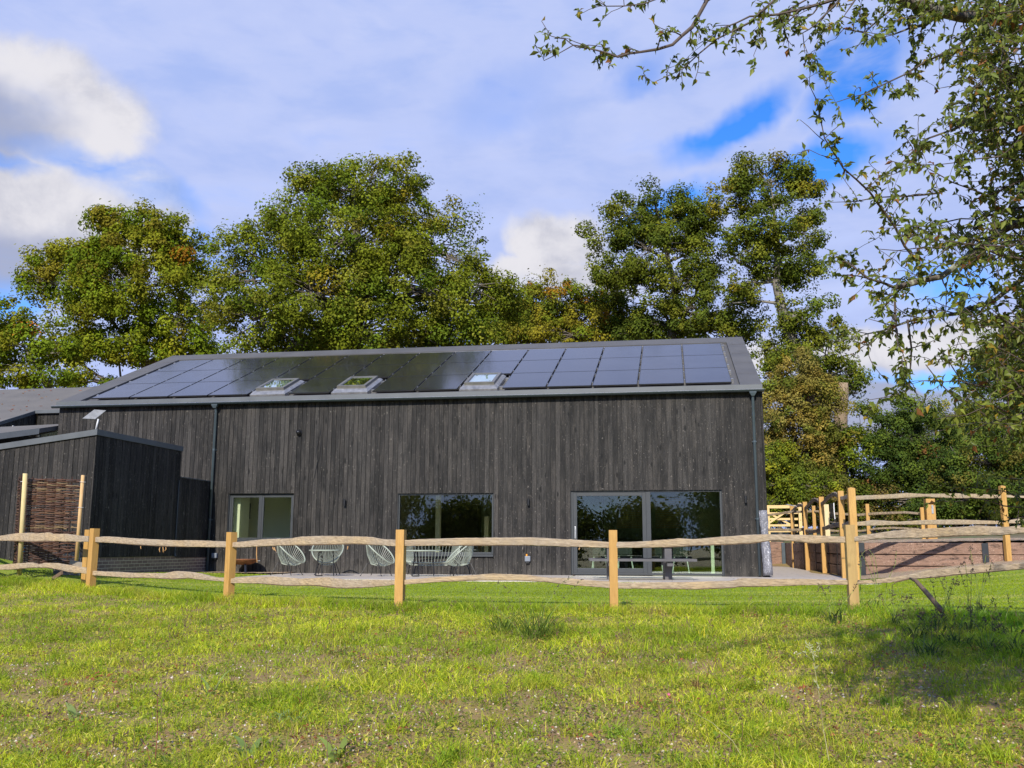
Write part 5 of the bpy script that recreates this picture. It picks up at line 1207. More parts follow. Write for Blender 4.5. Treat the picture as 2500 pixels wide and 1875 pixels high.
tree('open_oak_tree', 'dark green spreading oak with sky showing through, left of the tallest pair', 'tree', foot(1610, 53), 52,
     [(1600, 480, 70, 48, .5), (1520, 530, 80, 48, 0), (1650, 545, 95, 65, .3), (1485, 580, 60, 42, 0), (1580, 610, 125, 70, -.8), (1710, 620, 75, 70, 0), (1700, 530, 50, 35, 0), (1520, 660, 80, 45, -.3), (1640, 700, 110, 60, -1), (1500, 700, 50, 30, 0), (1700, 750, 90, 60, -1), (1590, 790, 60, 40, 0), (1740, 800, 90, 60, -.5), (1640, 800, 110, 25, .3), (1810, 760, 50, 60, 0)],
     [(1650, 950, .32), (1640, 830, .26), (1650, 700, .18), (1620, 580, .10), (1595, 480, .04)], G_DARKOAK, 105, .165, 135, .55, .95, tr=.42, limbs=(([(1640, 830), (1700, 720), (1710, 640)], .12, .04), ([(1650, 800), (1600, 745), (1550, 740)], .09, .03), ([(1630, 640), (1560, 600), (1510, 560)], .08, .02)), autumn=(((.26, .12, .02), .002, False),), gap=.30)
tree('tall_oak_tree', 'tallest open oak with a leaning bare trunk behind the right gable', 'tree', foot(2030, 50), 49,
     [(1880, 445, 105, 58, 0), (1795, 480, 75, 50, .3), (1955, 490, 60, 60, 0), (1890, 540, 105, 70, -.5), (1965, 570, 45, 60, 0), (1820, 590, 65, 50, 0), (1900, 640, 75, 50, 0), (1960, 660, 55, 40, 0), (1825, 690, 55, 35, 0),
      (1970, 770, 75, 55, -.3), (2030, 840, 60, 60, 0), (1900, 800, 40, 30, .3), (2040, 920, 60, 60, 0), (1930, 880, 80, 50, -.4), (1880, 860, 50, 30, .3), (2090, 960, 40, 40, 0), (1985, 960, 60, 50, 0)],
     [(1985, 960, .36), (1948, 860, .30), (1915, 780, .27), (1895, 690, .21), (1900, 600, .12), (1885, 470, .05)], G_DARKOAK, 106, .16, 135, .52, 1.0, tr=.45, bark=timber('lichened_oak_bark', (.14, .125, .10), (.26, .24, .20), 5, (3, 3, .6), .6, False, .9),
     limbs=(([(1895, 690), (1850, 665), (1800, 640), (1780, 600)], .12, .03), ([(1900, 740), (1850, 735), (1790, 740)], .09, .02), ([(1900, 680), (1910, 620), (1850, 560)], .10, .03)), autumn=(((.20, .17, .02), .25, True),), gap=.34)
# hedge line to the right of the barn
st = thing('tree_stump', 'pale broken dead trunk standing among ivy right of the barn gable', 'dead tree', foot(2052, 46))
mb = MB(); b_ = np.array(foot(2052, 46)); mb.tube([b_, at(2052, 1020, 46), at(2058, 960, 46), at(2059, 934, 46)], [.40, .33, .27, .22], 12); mb.build('trunk', timber('dead_wood', (.20, .14, .085), (.33, .24, .15), 5, (3, 3, .5), .5, False, .85), st, smooth=True)
tree('hawthorn_tree', 'bushy hawthorn in brown and rusty autumn colour beside the barn corner', 'tree', foot(1935, 42), 42,
     [(1940, 920, 60, 50, 0), (1960, 990, 90, 70, -.3), (1900, 1010, 60, 80, 0), (1930, 1100, 100, 80, -.5), (2000, 1050, 60, 60, 0), (1890, 1160, 70, 80, 0), (1980, 1170, 80, 60, 0)],
     [(1935, 1200, .12), (1935, 1080, .08), (1940, 960, .04)], [(.25, .18, .04), (.20, .165, .035), (.15, .155, .03), (.23, .19, .05), (.13, .15, .025)], 107, .11, 190, .42, 1.15, tr=.16, autumn=(((.24, .12, .05), .02, False), ((.28, .21, .05), .10, False)))
tree('hazel_bush', 'bright yellow green hazel bush low at the barn corner beside the gate', 'bush', foot(1905, 40), 40,
     [(1890, 1180, 50, 60, 0), (1905, 1120, 40, 50, .3), (1960, 1190, 70, 45, -.2), (1880, 1230, 60, 40, 0)], [(1905, 1230, .06), (1900, 1150, .03)], [(.17, .20, .02), (.22, .21, .02), (.11, .14, .02)], 108, .12, 130, .40, 1.0, tr=.07)
tree('field_maple_bush', 'mid green leafy bush between hawthorn and the dark holly', 'bush', foot(2080, 43), 43,
     [(2060, 1070, 70, 50, 0), (2110, 1030, 50, 45, 0), (2020, 1130, 80, 60, -.4), (2090, 1150, 90, 60, -.5), (2140, 1100, 60, 60, 0), (2060, 1210, 90, 40, 0)], [(2080, 1230, .09), (2080, 1110, .05)], [(.17, .20, .018), (.12, .155, .016), (.21, .22, .02), (.08, .11, .015)], 109, .12, 160, .44, 1.15, tr=.1, autumn=(((.22, .18, .03), .06, False), ((.2, .07, .03), .03, False)))
tree('holly_tree', 'dark glossy holly with upright top right of the sky gap', 'tree', foot(2230, 42), 42,
     [(2225, 1000, 50, 30, 0), (2190, 1060, 70, 50, 0), (2250, 1060, 80, 60, -.3), (2180, 1140, 80, 60, -.3), (2270, 1150, 90, 70, -.5), (2200, 1220, 110, 50, 0)], [(2230, 1230, .12), (2225, 1100, .07), (2225, 1000, .02)], G_DARK, 110, .11, 180, .42, 1.2, tr=.14,
     limbs=(([(2218, 1180), (2217, 1150), (2218, 1110)], .04, .03), ([(2270, 1150), (2266, 1120), (2268, 1090)], .015, .01), ([(2230, 1160), (2190, 1135), (2160, 1150)], .015, .006), ([(2265, 1170), (2285, 1150), (2310, 1180)], .015, .006)), autumn=(((.22, .10, .04), .04, False),))
tree('yellowing_thorn', 'yellow green thorn tree rising behind the holly toward the right edge', 'tree', foot(2330, 46), 46,
     [(2330, 1010, 70, 40, 0), (2300, 1060, 80, 50, 0), (2390, 1030, 70, 60, .3), (2350, 1120, 90, 70, 0)], [(2330, 1230, .12), (2330, 1080, .06)], [(.23, .21, .035), (.17, .19, .028), (.12, .15, .02)], 111, .11, 150, .42, 1.1, tr=.14)
tree('ivy_thicket', 'dense dark ivy and bramble thicket along the raised yard at the right edge', 'bush', foot(2420, 37), 37,
     [(2400, 1130, 100, 80, 0), (2470, 1080, 90, 90, .3), (2550, 1110, 100, 110, 0), (2340, 1190, 80, 60, -.3), (2450, 1200, 110, 50, -.5), (2300, 1240, 90, 35, 0), (2540, 1220, 100, 40, 0)], [(2420, 1240, .1), (2430, 1120, .05)], G_DARK + [(.07, .085, .016)], 112, .11, 170, .42, 1.2, tr=.12,
     limbs=(([(2340, 1110), (2370, 1140), (2390, 1180)], .02, .01), ([(2400, 1090), (2420, 1130), (2450, 1200)], .015, .008), ([(2320, 1090), (2360, 1150)], .012, .006)), autumn=(((.16, .14, .03), .08, False),))
tree('distant_tree', 'dark dense tree standing at the right behind the overhanging branches', 'tree', foot(2460, 50), 50,
     [(2430, 930, 80, 70, 0), (2500, 860, 90, 90, 0), (2400, 1000, 80, 50, 0), (2520, 980, 120, 90, 0)], [(2470, 1200, .3), (2480, 1000, .2), (2490, 860, .06)], G_DARK + [(.08, .10, .018)], 113, .13, 150, .52, 1.1, tr=.3)
# low growth filling the foot of the hedge line
tree('bramble_hedge', 'long low bramble and thorn hedge along the back of the yard', 'hedge', foot(2150, 41), 41,
     [(1880, 1230, 60, 45, 0), (1960, 1235, 70, 40, 1), (2040, 1225, 70, 45, .5), (2130, 1220, 80, 50, 0), (2230, 1225, 90, 45, .6), (2330, 1225, 80, 50, 0), (2440, 1225, 90, 45, .6), (2540, 1220, 90, 50, 0), (1850, 1262, 60, 35, .5), (1930, 1265, 70, 32, 0), (2030, 1268, 80, 30, .5), (2140, 1262, 80, 34, 0), (2250, 1266, 90, 32, .5), (2370, 1262, 90, 34, 0), (2490, 1262, 90, 34, .5)], [(2150, 1240, .06), (2150, 1210, .03)], [(.08, .10, .016), (.12, .13, .02), (.15, .11, .035), (.06, .075, .014)], 114, .11, 130, .40, 1.1, tr=.06, autumn=(((.2, .07, .03), .06, False),))
# the rough trees on the far side of the field, behind the viewer: their reflection fills the panes
def simple_tree(label, x, y, h, w, seed, n=26, pal=G_DARKOAK):
    rg = np.random.default_rng(seed); z0 = h1(x, y); root = thing('field_tree', label, 'tree', (x, y, z0), 'trees across the field behind the viewer')
    mb = MB(); mb.tube([(x, y, z0 - .3), (x + .1, y, z0 + h * .3), (x, y + .1, z0 + h * .75)], [.3, .2, .05], 8)
    c = np.array([x, y, z0 + h * .58]); u = unit(rg.normal(size=(n * 6, 3))) * rg.uniform(.5, 1, (n * 6, 1)); cs = c + u * [w, w, h * .45]
    for q in cs[::7]: mb.tube(wander(np.array([x, y, z0 + h * .35]), q, 5, .08, rg), np.linspace(.07, .02, 5), 4, False)
    mb.build('trunk', BARKM, root)
    k = 90; pos = np.repeat(cs, k, 0) + rg.normal(size=(len(cs) * k, 3)) * [.6, .6, .42]; V = leaf_quads(pos, .30, rg); col = np.repeat(np.array(pal)[rg.integers(0, len(pal), len(pos))] * rg.uniform(.6, 1.2, (len(pos), 1)), 4, 0)
    fast_mesh('crown', V, np.arange(len(pos) * 4).reshape(-1, 4), LEAFM, col, root)
for x, y, h, w, l in ((-19, -52, 6.3, 3.6, 'dark field tree reflected in the small left window'), (-12.5, -50, 6.6, 3.9, 'tall dark field tree reflected in the middle window'), (-4.8, -53, 6.1, 3.0, 'lower field tree reflected at the right of the middle window'), (3, -49, 9.6, 4.9, 'large dark field tree reflected in the patio door'), (10.5, -51, 9.4, 4.9, 'dark field tree reflected in the right hand glass'), (17.5, -50, 9, 4.8, 'field tree beyond the right of the reflection'), (-27, -50, 9, 5, 'field tree beyond the left of the reflection')):
    simple_tree(l, x, y, h, w, int(x * 7 + 900), 26)
# ------------------------------------------------------------ the near fruit tree hanging into the top right
def leaf_blades(P0, DIR, NRM, L, W, col):
    """folded pointed leaves, 6 corners each (two quads)"""
    n = len(P0); S = np.cross(DIR, NRM); L = L[:, None]; W = W[:, None]
    base = P0; tip = P0 + DIR * L - NRM * L * .22; m1 = P0 + DIR * L * .5; lift = NRM * W * .28
    a = m1 + S * W * .5 + lift; b = m1 - S * W * .5 + lift; c = m1 - NRM * L * .02
    V = np.stack([base, a, tip, c, b], 1).reshape(-1, 3); k = np.arange(n)[:, None] * 5
    F = np.concatenate([k + [0, 1, 2, 3], k + [0, 3, 2, 4]], 0); return V, F, np.repeat(col, 5, 0)
NRG = np.random.default_rng(77); NS = .80
nt = thing('fruit_tree', 'near fruit tree with lichened boughs and small dark leaves overhanging the top right', 'tree', (3.7, -18.3, h1(3.7, -18.3)))
tb, tw = MB(), MB(); LP, LD, LN, LL, LW, LCc = [], [], [], [], [], []
def put_leaf(p, t, scale=1.0):
    r = unit(NRG.normal(size=3)); d = unit(t * .35 + r * .8 + np.array([0, 0, -.35])); nrm = unit(np.cross(d, NRG.normal(size=3))); nrm = nrm if nrm[2] > 0 else -nrm
    LP.append(p); LD.append(d); LN.append(nrm); l = NRG.uniform(.028, .060) * scale * NS * 1.06; LL.append(l); LW.append(l * NRG.uniform(.38, .6))
    q = NRG.random(); c = (.125, .165, .028) if q < .5 else (.18, .21, .035) if q < .78 else (.07, .10, .022) if q < .92 else (.30, .22, .03) if q < .97 else (.22, .10, .03)
    LCc.append(np.array(c) * NRG.uniform(.7, 1.3))
def twig(p, d, L, r, depth, leafy=1.0):
    n = max(4, int(L / .030)); pts = [p]; d = unit(d); 
    for i in range(n):
        d = unit(d + NRG.normal(size=3) * .16 + np.array([0, 0, -.035])); pts.append(pts[-1] + d * L / n)
    tw.tube(pts, np.linspace(r, .0014, n + 1), 4, False)
    for i in range(1, n + 1):
        t = unit(pts[i] - pts[i - 1])
        for _ in range(NRG.poisson(1.15 * leafy)): put_leaf(pts[i] - t * NRG.uniform(0, L / n), t)
        if depth > 0 and NRG.random() < .24: twig(pts[i], t + unit(NRG.normal(size=3)) * .9, L * NRG.uniform(.25, .55), r * .6, depth - 1, leafy)
    for _ in range(2): put_leaf(pts[-1], t)
def bough(px, r0, r1, spacing=.10, side=(.12, .32), depth=1, leafy=1.0, bare=0.0, start=0.0, thick=True):
    P_ = [at(x, y, D * NS) for x, y, D in px]; r0 *= NS; r1 *= NS; spacing *= NS; side = (side[0] * NS, side[1] * NS); pts = []
    for i in range(len(P_) - 1):
        L = np.linalg.norm(P_[i + 1] - P_[i]); seg = wander(P_[i], P_[i + 1], max(3, int(L / .07)), .045, NRG); pts += list(seg[:-1])
    pts.append(P_[-1]); n = len(pts); rr = np.linspace(r0, r1, n); (tb if thick else tw).tube(pts, rr * (1 + NRG.normal(0, .06, n)), 8 if r0 > .012 else 5, True)
    acc = 0
    for i in range(1, n):
        t = unit(pts[i] - pts[i - 1]); acc += np.linalg.norm(pts[i] - pts[i - 1])
        if i / n < start: continue
        while acc > spacing:
            acc -= spacing * .85 * NRG.uniform(.6, 1.4)
            twig(pts[i], t * .5 + unit(NRG.normal(size=3)) * np.array([1, .8, .9]), NRG.uniform(*side), min(.004, rr[i] * .7), depth, leafy)
        if r0 < .0115:
            for _ in range(NRG.poisson(1.2 * leafy)): put_leaf(pts[i], t)
    return pts
# trunk and great limbs outside the frame
b_ = np.array([3.7, -18.3, h1(3.7, -18.3) - .2]); fork_ = b_ + np.array([-.25, -.1, 2.3])
tb.tube(wander(b_, fork_, 8, .05, NRG), np.linspace(.20, .13, 8), 12)
A_ = at(2560, 30, 6.4 * NS); tb.tube(wander(fork_, A_, 8, .06, NRG, .08), np.linspace(.11, .055, 8), 10)
bough([(2560, 30, 6.4), (2480, 42, 6.3), (2390, 45, 6.2), (2300, 28, 6.1), (2220, 5, 6.0), (2120, -30, 5.9)], .052, .030, .09, (.15, .4), 2, 1.0)
bough([(2300, 28, 6.1), (2260, 60, 6.1), (2180, 85, 6.0)], .02, .004, .09, (.1, .3), 1)
bough([(2120, -30, 5.9), (1950, -60, 5.8), (1800, -50, 5.7), (1726, 0, 5.6), (1690, 66, 5.55), (1642, 109, 5.5), (1563, 127, 5.45), (1509, 139, 5.4), (1437, 118, 5.4), (1400, 110, 5.4), (1328, 148, 5.35)], .018, .002, .13, (.06, .18), 1, .75, thick=False)
bough([(1437, 118, 5.4), (1407, 115, 5.4), (1380, 95, 5.4), (1345, 88, 5.4), (1322, 51, 5.4)], .004, .002, .2, (.03, .06), 0, .35, thick=False)
bough([(1950, -60, 5.8), (1880, 10, 5.8), (1830, 55, 5.75), (1750, 95, 5.7), (1666, 169, 5.7), (1594, 202, 5.7)], .010, .0018, .14, (.06, .2), 1, .6, thick=False)
bough([(2120, -30, 5.9), (2000, 10, 5.9), (1900, 35, 5.8), (1830, 40, 5.8), (1760, 70, 5.7), (1700, 110, 5.7)], .012, .002, .09, (.08, .26), 1, .9, thick=False)
bough([(1726, 0, 5.6), (1660, -20, 5.6), (1570, 10, 5.6), (1480, 15, 5.6), (1450, -5, 5.6)], .006, .002, .10, (.06, .2), 1, .9, thick=False)
bough([(1850, 50, 5.7), (1860, 90, 5.7), (1840, 135, 5.7)], .003, .002, .1, (.04, .08), 0, 1, thick=False)
for q in (([(2050, 0, 5.9), (1990, 60, 5.9), (1960, 80, 5.9), (1965, 130, 5.9)]), ([(2180, 20, 6), (2110, 80, 6), (2060, 70, 6), (2040, 95, 6)]), ([(2000, -20, 6), (1930, 20, 6), (1890, 60, 6)]), ([(2100, -20, 5.9), (2060, 40, 5.9), (2140, 60, 5.9)])):
    bough(q, .007, .002, .08, (.06, .22), 1, 1.0, thick=False)
# middle boughs
F2 = at(2640, 480, 6.6 * NS); tb.tube(wander(fork_, F2, 6, .05, NRG), np.linspace(.10, .05, 6), 9)
bough([(2640, 480, 6.6), (2540, 520, 6.4), (2462, 555, 6.2), (2425, 579, 6.1), (2377, 615, 6.0), (2299, 675, 5.9), (2220, 693, 5.8), (2184, 702, 5.8)], .032, .016, .10, (.15, .4), 2, 1.0)
bough([(2184, 702, 5.8), (2120, 680, 5.7), (2064, 639, 5.7), (2022, 639, 5.6)], .010, .002, .10, (.08, .25), 1, 1, thick=False)
bough([(2184, 702, 5.8), (2185, 760, 5.8), (2190, 830, 5.7), (2215, 900, 5.7)], .009, .002, .10, (.08, .25), 1, 1, thick=False)
bough([(2640, 640, 6.6), (2500, 680, 6.5), (2420, 740, 6.4), (2335, 766, 6.3), (2220, 784, 6.2), (2154, 808, 6.1), (2082, 826, 6.0)], .022, .003, .11, (.12, .34), 1, .95)
bough([(2180, 800, 6.1), (2120, 845, 6.0), (2080, 830, 6.0)], .004, .002, .1, (.06, .16), 0, 1, thick=False)
bough([(2240, 640, 6), (2160, 520, 5.9), (2124, 470, 5.8), (2058, 410, 5.7), (2013, 338, 5.6), (1992, 241, 5.6), (1967, 193, 5.5)], .009, .0018, .13, (.05, .15), 1, .9, thick=False)
bough([(2058, 400, 5.7), (2028, 386, 5.7), (1975, 365, 5.7), (1946, 374, 5.6)], .003, .0015, .2, (.03, .06), 0, .6, thick=False)
bough([(2013, 345, 5.7), (1990, 325, 5.7), (1953, 292, 5.7)], .003, .0015, .2, (.03, .06), 0, .6, thick=False)
bough([(2420, 60, 6.2), (2260, 150, 6.1), (2172, 199, 6.0), (2112, 229, 5.9), (2040, 250, 5.8)], .010, .002, .09, (.08, .24), 1, 1.1, thick=False)
bough([(2360, 300, 6.2), (2260, 340, 6.1), (2200, 400, 6.0), (2160, 385, 6.0)], .009, .002, .10, (.08, .26), 1, 1, thick=False)
bough([(2300, 470, 6.1), (2180, 480, 6.0), (2094, 491, 5.9), (2028, 494, 5.8)], .007, .0018, .12, (.06, .2), 1, .8, thick=False)
bough([(2215, 780, 6.0), (2225, 850, 6.0), (2222, 905, 6.0), (2220, 950, 6.0), (2184, 965, 6.0), (2118, 977, 6.0)], .007, .002, .11, (.05, .18), 1, 1, thick=False)
bough([(2260, 890, 5.6), (2290, 930, 5.6), (2330, 970, 5.6), (2400, 1010, 5.7), (2520, 1070, 5.8)], .003, .006, .2, (.05, .1), 0, 1.1, thick=False)
bough([(2290, 850, 5.6), (2340, 920, 5.6), (2420, 990, 5.7), (2540, 1050, 5.8)], .003, .006, .16, (.05, .12), 0, .9, thick=False)
for q in (([(2560, 1250, 7.2), (2450, 1235, 7.1), (2370, 1215, 7.1), (2330, 1225, 7.0), (2285, 1222, 7)]), ([(2560, 1200, 7.3), (2480, 1210, 7.2), (2420, 1195, 7.1), (2350, 1190, 7.1)]), ([(2560, 1270, 7.2), (2500, 1262, 7.1), (2440, 1275, 7.1)]), ([(2560, 1150, 7.2), (2490, 1170, 7.1), (2440, 1165, 7.1)])):
    bough(q, .006, .002, .09, (.05, .16), 0, 1.1, thick=False)
# the dense side of the crown
for k in range(38):
    y0 = NRG.uniform(-60, 1040); x1 = 2500 - 400 * NRG.beta(1.3, 1.6) * (1.0 if y0 < 1000 else .8) * (1 - .25 * (y0 > 800)); D = NRG.uniform(5.0, 6.5)
    bough([(2690, y0 + NRG.uniform(-60, 60), D + .5), (2600, y0 + NRG.uniform(-30, 30), D + .2), ((2600 + x1) / 2, y0 + NRG.uniform(-50, 40), D), (x1, y0 + NRG.uniform(-70, 70), D - .1)], .012, .002, .105, (.12, .36), 1, 1.05, thick=False)
for k in range(12):
    y0 = NRG.uniform(-40, 1050); D = NRG.uniform(5.2, 6.8); bough([(2740, y0, D + .5), (2620, y0 + NRG.uniform(-60, 60), D), (2440, y0 + NRG.uniform(-80, 80), D - .2)], .012, .003, .085, (.15, .4), 2, 1.15, thick=False)
# crown above and beyond the frame, giving the shade on the rough grass
for k in range(200):
    Dc = NRG.uniform(1.6, 5.6); la_ = NRG.uniform(2.4, 5.4) ; c_ = EYE + _fh * Dc + _r0 * la_; c_[2] = NRG.uniform(1.9, 3.9)
    q = CF @ (c_ - EYE); u_ = 1250 + FPX * (CR @ (c_ - EYE)) / max(.1, q); v_ = 937.5 - FPX * (CU @ (c_ - EYE)) / max(.1, q)
    if q > 0 and u_ < 2640 and v_ > -420: continue
    for _ in range(6): twig(c_ + NRG.normal(size=3) * .25, NRG.normal(size=3), NRG.uniform(.3, .55), .004, 1, 1.5)
    tb.tube(wander(fork_, c_, 6, .06, NRG), np.linspace(.03, .006, 6), 5, False)
M = Mat('lichened_branch'); n = M.noise(24, detail=5); n2 = M.noise(7, detail=4)
M.base(M.mix(M.rng(n, .48, .62), M.mix(n2, (.055, .045, .038), (.13, .105, .085)), (.30, .31, .23))).rough(.9); M.bump(n, .7, .008); LICH = M.m
TWIGM = simple('twig_bark', (.085, .065, .052), .8, 0, .2, 20)
tb.build('trunk', LICH, nt, smooth=True); tw.build('twigs', TWIGM, nt)
LP, LD, LN = map(np.array, (LP, LD, LN)); V, F, col = leaf_blades(LP, LD, LN, np.array(LL), np.array(LW), np.array(LCc))
fast_mesh('leaves', V, F, leaf_mat('fruit_tree_leaves', .36, .2, .45), np.clip(col, .005, .9), nt)
print('near leaves', len(LP))
# ------------------------------------------------------------ grass, weeds and stones
GRG = np.random.default_rng(5)
GRASSM = leaf_mat('grass_blades', .42, .03, .7)
def blades(x, y, z, h, w, lean, col, name, mat=GRASSM):
    n = len(x); a = GRG.uniform(0, 2 * math.pi, n); la = GRG.uniform(0, 2 * math.pi, n); up = np.stack([np.cos(la) * lean, np.sin(la) * lean, np.ones(n)], 1)
    s = np.stack([np.cos(a), np.sin(a), np.zeros(n)], 1) * (w / 2)[:, None]; P0 = np.stack([x, y, z - .008], 1)
    Pm = P0 + up * (h * .55)[:, None] * [1, 1, 1] ; Pt = P0 + np.stack([np.cos(la) * lean * h * 1.9, np.sin(la) * lean * h * 1.9, h * (1 - .28 * np.minimum(lean, 1.5))], 1)
    Pm = P0 + np.stack([np.cos(la) * lean * h * .62, np.sin(la) * lean * h * .62, h * .58], 1)
    V = np.stack([P0 - s, P0 + s, Pm + s * .8, Pm - s * .8, Pt], 1).reshape(-1, 3); k = np.arange(n)[:, None] * 5
    F = np.concatenate([k + [0, 1, 2], k + [0, 2, 3], k + [3, 2, 4]], 0)
    return fast_mesh(name, V, F, mat, np.repeat(col, 5, 0))
def sample_field(n, dmin, dmax, power=1.0):
    """points in the field before the viewer, thinning with distance"""
    D = (dmin ** (2 - power) + GRG.random(n) * (dmax ** (2 - power) - dmin ** (2 - power))) ** (1 / (2 - power)); u = GRG.uniform(-.70, .70, n) * D
    p = EYE[:2] + D[:, None] * _fh[:2] + u[:, None] * _r0[:2]; return p[:, 0], p[:, 1], D
def bareness(x, y):
    """stony, thinly grown patches"""
    b = smooth_noise(x + 30, y + 40, 1.1, 21) * .6 + smooth_noise(x + 30, y + 40, .33, 22) * .4; s = side_of_fence(x, y)
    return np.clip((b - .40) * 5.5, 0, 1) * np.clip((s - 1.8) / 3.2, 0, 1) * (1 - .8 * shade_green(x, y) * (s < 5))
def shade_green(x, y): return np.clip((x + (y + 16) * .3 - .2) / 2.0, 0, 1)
PALG = np.array([(.30, .33, .022), (.43, .42, .028), (.22, .28, .022), (.52, .46, .07), (.40, .37, .04), (.58, .47, .16), (.14, .21, .024)])
def field_col(x, y, n):
    p1 = smooth_noise(x + 50, y + 60, .9, 31); p2 = smooth_noise(x + 50, y + 60, .28, 32); i = GRG.choice(7, n, p=(.25, .20, .17, .12, .10, .06, .10)); c = 1.42 * PALG[i] * np.array([.91, 1.03, .9]) * GRG.uniform(.72, 1.22, (n, 1))
    lush = np.clip((p1 - .5) * 4, 0, 1)[:, None]; c = c * (1 - .30 * lush) * np.where(lush > .5, np.array([.85, 1.0, .9]), 1)
    dry = np.clip((p2 - .66) * 5, 0, 1)[:, None] * (GRG.random((n, 1)) < .5); c = c * (1 - dry) + dry * np.array([.40, .33, .12]) * GRG.uniform(.6, 1.1, (n, 1))
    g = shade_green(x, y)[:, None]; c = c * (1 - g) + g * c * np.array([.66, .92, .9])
    red = (GRG.random((n, 1)) < .012); return np.where(red, np.array([.22, .06, .035]), c)
n = 430000; x, y, D = sample_field(n, 3.6, 19, 1.25); s = side_of_fence(x, y)
keep = (s > -.12) & (GRG.random(n) > bareness(x, y) * .90); x, y, D, s = x[keep], y[keep], D[keep], s[keep]; n = len(x)
tuft = smooth_noise(x + 20, y + 20, .25, 41); tall = smooth_noise(x + 20, y + 20, 1.4, 42)
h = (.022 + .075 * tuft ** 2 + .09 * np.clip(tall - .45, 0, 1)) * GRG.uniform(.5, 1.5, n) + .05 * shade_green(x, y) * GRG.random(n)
w = .0030 + .00045 * D * GRG.uniform(.5, 1.2, n)
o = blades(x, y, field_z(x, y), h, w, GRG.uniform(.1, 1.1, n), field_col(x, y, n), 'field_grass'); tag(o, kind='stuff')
# the same grass carried on to both sides of the view
n = 150000; D = GRG.uniform(4.5, 17, n); u = GRG.uniform(.68, 1.35, n) * D * GRG.choice([-1, 1], n); p = EYE[:2] + D[:, None] * _fh[:2] + u[:, None] * _r0[:2]; x, y = p[:, 0], p[:, 1]
k = side_of_fence(x, y) > 0; x, y = x[k], y[k]; n = len(x)
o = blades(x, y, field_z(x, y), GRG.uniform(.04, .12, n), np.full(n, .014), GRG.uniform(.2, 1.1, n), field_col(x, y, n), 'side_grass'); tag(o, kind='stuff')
# clumps of longer, coarser grass
cx_, cy_, cD = sample_field(900, 4.6, 14, 1.0); k = side_of_fence(cx_, cy_) > .1; cx_, cy_ = cx_[k], cy_[k]; m_ = len(cx_); cnt = GRG.integers(14, 50, m_); idx = np.repeat(np.arange(m_), cnt)
g_ = GRG.normal(size=(len(idx), 2)) * .045; x = cx_[idx] + g_[:, 0]; y = cy_[idx] + g_[:, 1]; hh = (GRG.uniform(.06, .15, m_) + .06 * shade_green(cx_, cy_))[idx] * GRG.uniform(.5, 1.2, len(idx))
cc_ = np.array([(.23, .34, .025), (.30, .39, .03), (.36, .40, .035)])[GRG.integers(0, 3, m_)][idx] * GRG.uniform(.7, 1.25, (len(idx), 1))
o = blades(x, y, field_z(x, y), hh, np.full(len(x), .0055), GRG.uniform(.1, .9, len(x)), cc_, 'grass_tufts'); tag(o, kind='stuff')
# rough edge along the fence
t_ = GRG.random(26000); seg = np.interp(t_, np.linspace(0, 1, 7), FENCE[:, 0]); yy = np.interp(seg, FENCE[:, 0], FENCE[:, 1]) - GRG.uniform(-.10, .55, 26000); x = seg + GRG.normal(0, .02, 26000)
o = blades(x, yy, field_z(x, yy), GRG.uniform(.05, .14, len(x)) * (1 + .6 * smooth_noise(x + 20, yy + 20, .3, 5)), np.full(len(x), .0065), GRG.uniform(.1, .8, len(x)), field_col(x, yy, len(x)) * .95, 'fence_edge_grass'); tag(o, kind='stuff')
# lawn, cut short
n = 330000; D = GRG.uniform(11, 27, n); u = GRG.uniform(-.68, .70, n) * D; p = EYE[:2] + D[:, None] * _fh[:2] + u[:, None] * _r0[:2]; x, y = p[:, 0], p[:, 1]
k = (side_of_fence(x, y) < -.05) & lawn_keep(x, y); x, y = x[k], y[k]; n = len(x)
st = smooth_noise(x * .35 + 50, y * 1.8 + 50, .8, 51); c = np.array([.27, .35, .018]) * GRG.uniform(.75, 1.25, (n, 1)) * (1 - .25 * np.clip((st - .5) * 3, 0, 1)[:, None]); dry = (smooth_noise(x * .3 + 60, y * 2.2 + 60, .8, 52) > .68)[:, None] & (GRG.random((n, 1)) < .6)
c = np.where(dry, np.array([.45, .44, .10]), c)
o = blades(x, y, H(x, y) + .012, GRG.uniform(.018, .038, n), np.full(n, .010), GRG.uniform(.1, .9, n), c, 'lawn_grass'); tag(o, kind='stuff')
# small broad leaved plants hugging the ground
n0 = 4200; cx_, cy_, cD = sample_field(n0, 4.0, 13, 1.2); k = side_of_fence(cx_, cy_) > .1; cx_, cy_ = cx_[k], cy_[k]; m_ = len(cx_); cnt = GRG.integers(6, 26, m_); idx = np.repeat(np.arange(m_), cnt); n = len(idx)
sp_ = GRG.uniform(.03, .11, m_)[idx]; g_ = GRG.normal(size=(n, 2)) * sp_[:, None]; x = cx_[idx] + g_[:, 0]; y = cy_[idx] + g_[:, 1]; z = field_z(x, y) + GRG.uniform(.008, .055, n)
d = unit(np.stack([g_[:, 0], g_[:, 1], np.full(n, .02)], 1) + GRG.normal(size=(n, 3)) * .03); nr = unit(np.stack([np.zeros(n), np.zeros(n), np.ones(n)], 1) + GRG.normal(size=(n, 3)) * .45); nr = unit(nr - d * (nr * d).sum(1)[:, None])
L = GRG.uniform(.012, .032, n) * (.6 + sp_ * 8); kc = np.array([(.22, .31, .035), (.33, .37, .045), (.42, .42, .06), (.16, .24, .035), (.32, .13, .06), (.52, .46, .10)])[GRG.choice(6, m_, p=(.3, .25, .15, .18, .05, .07))][idx] * GRG.uniform(.75, 1.2, (n, 1))
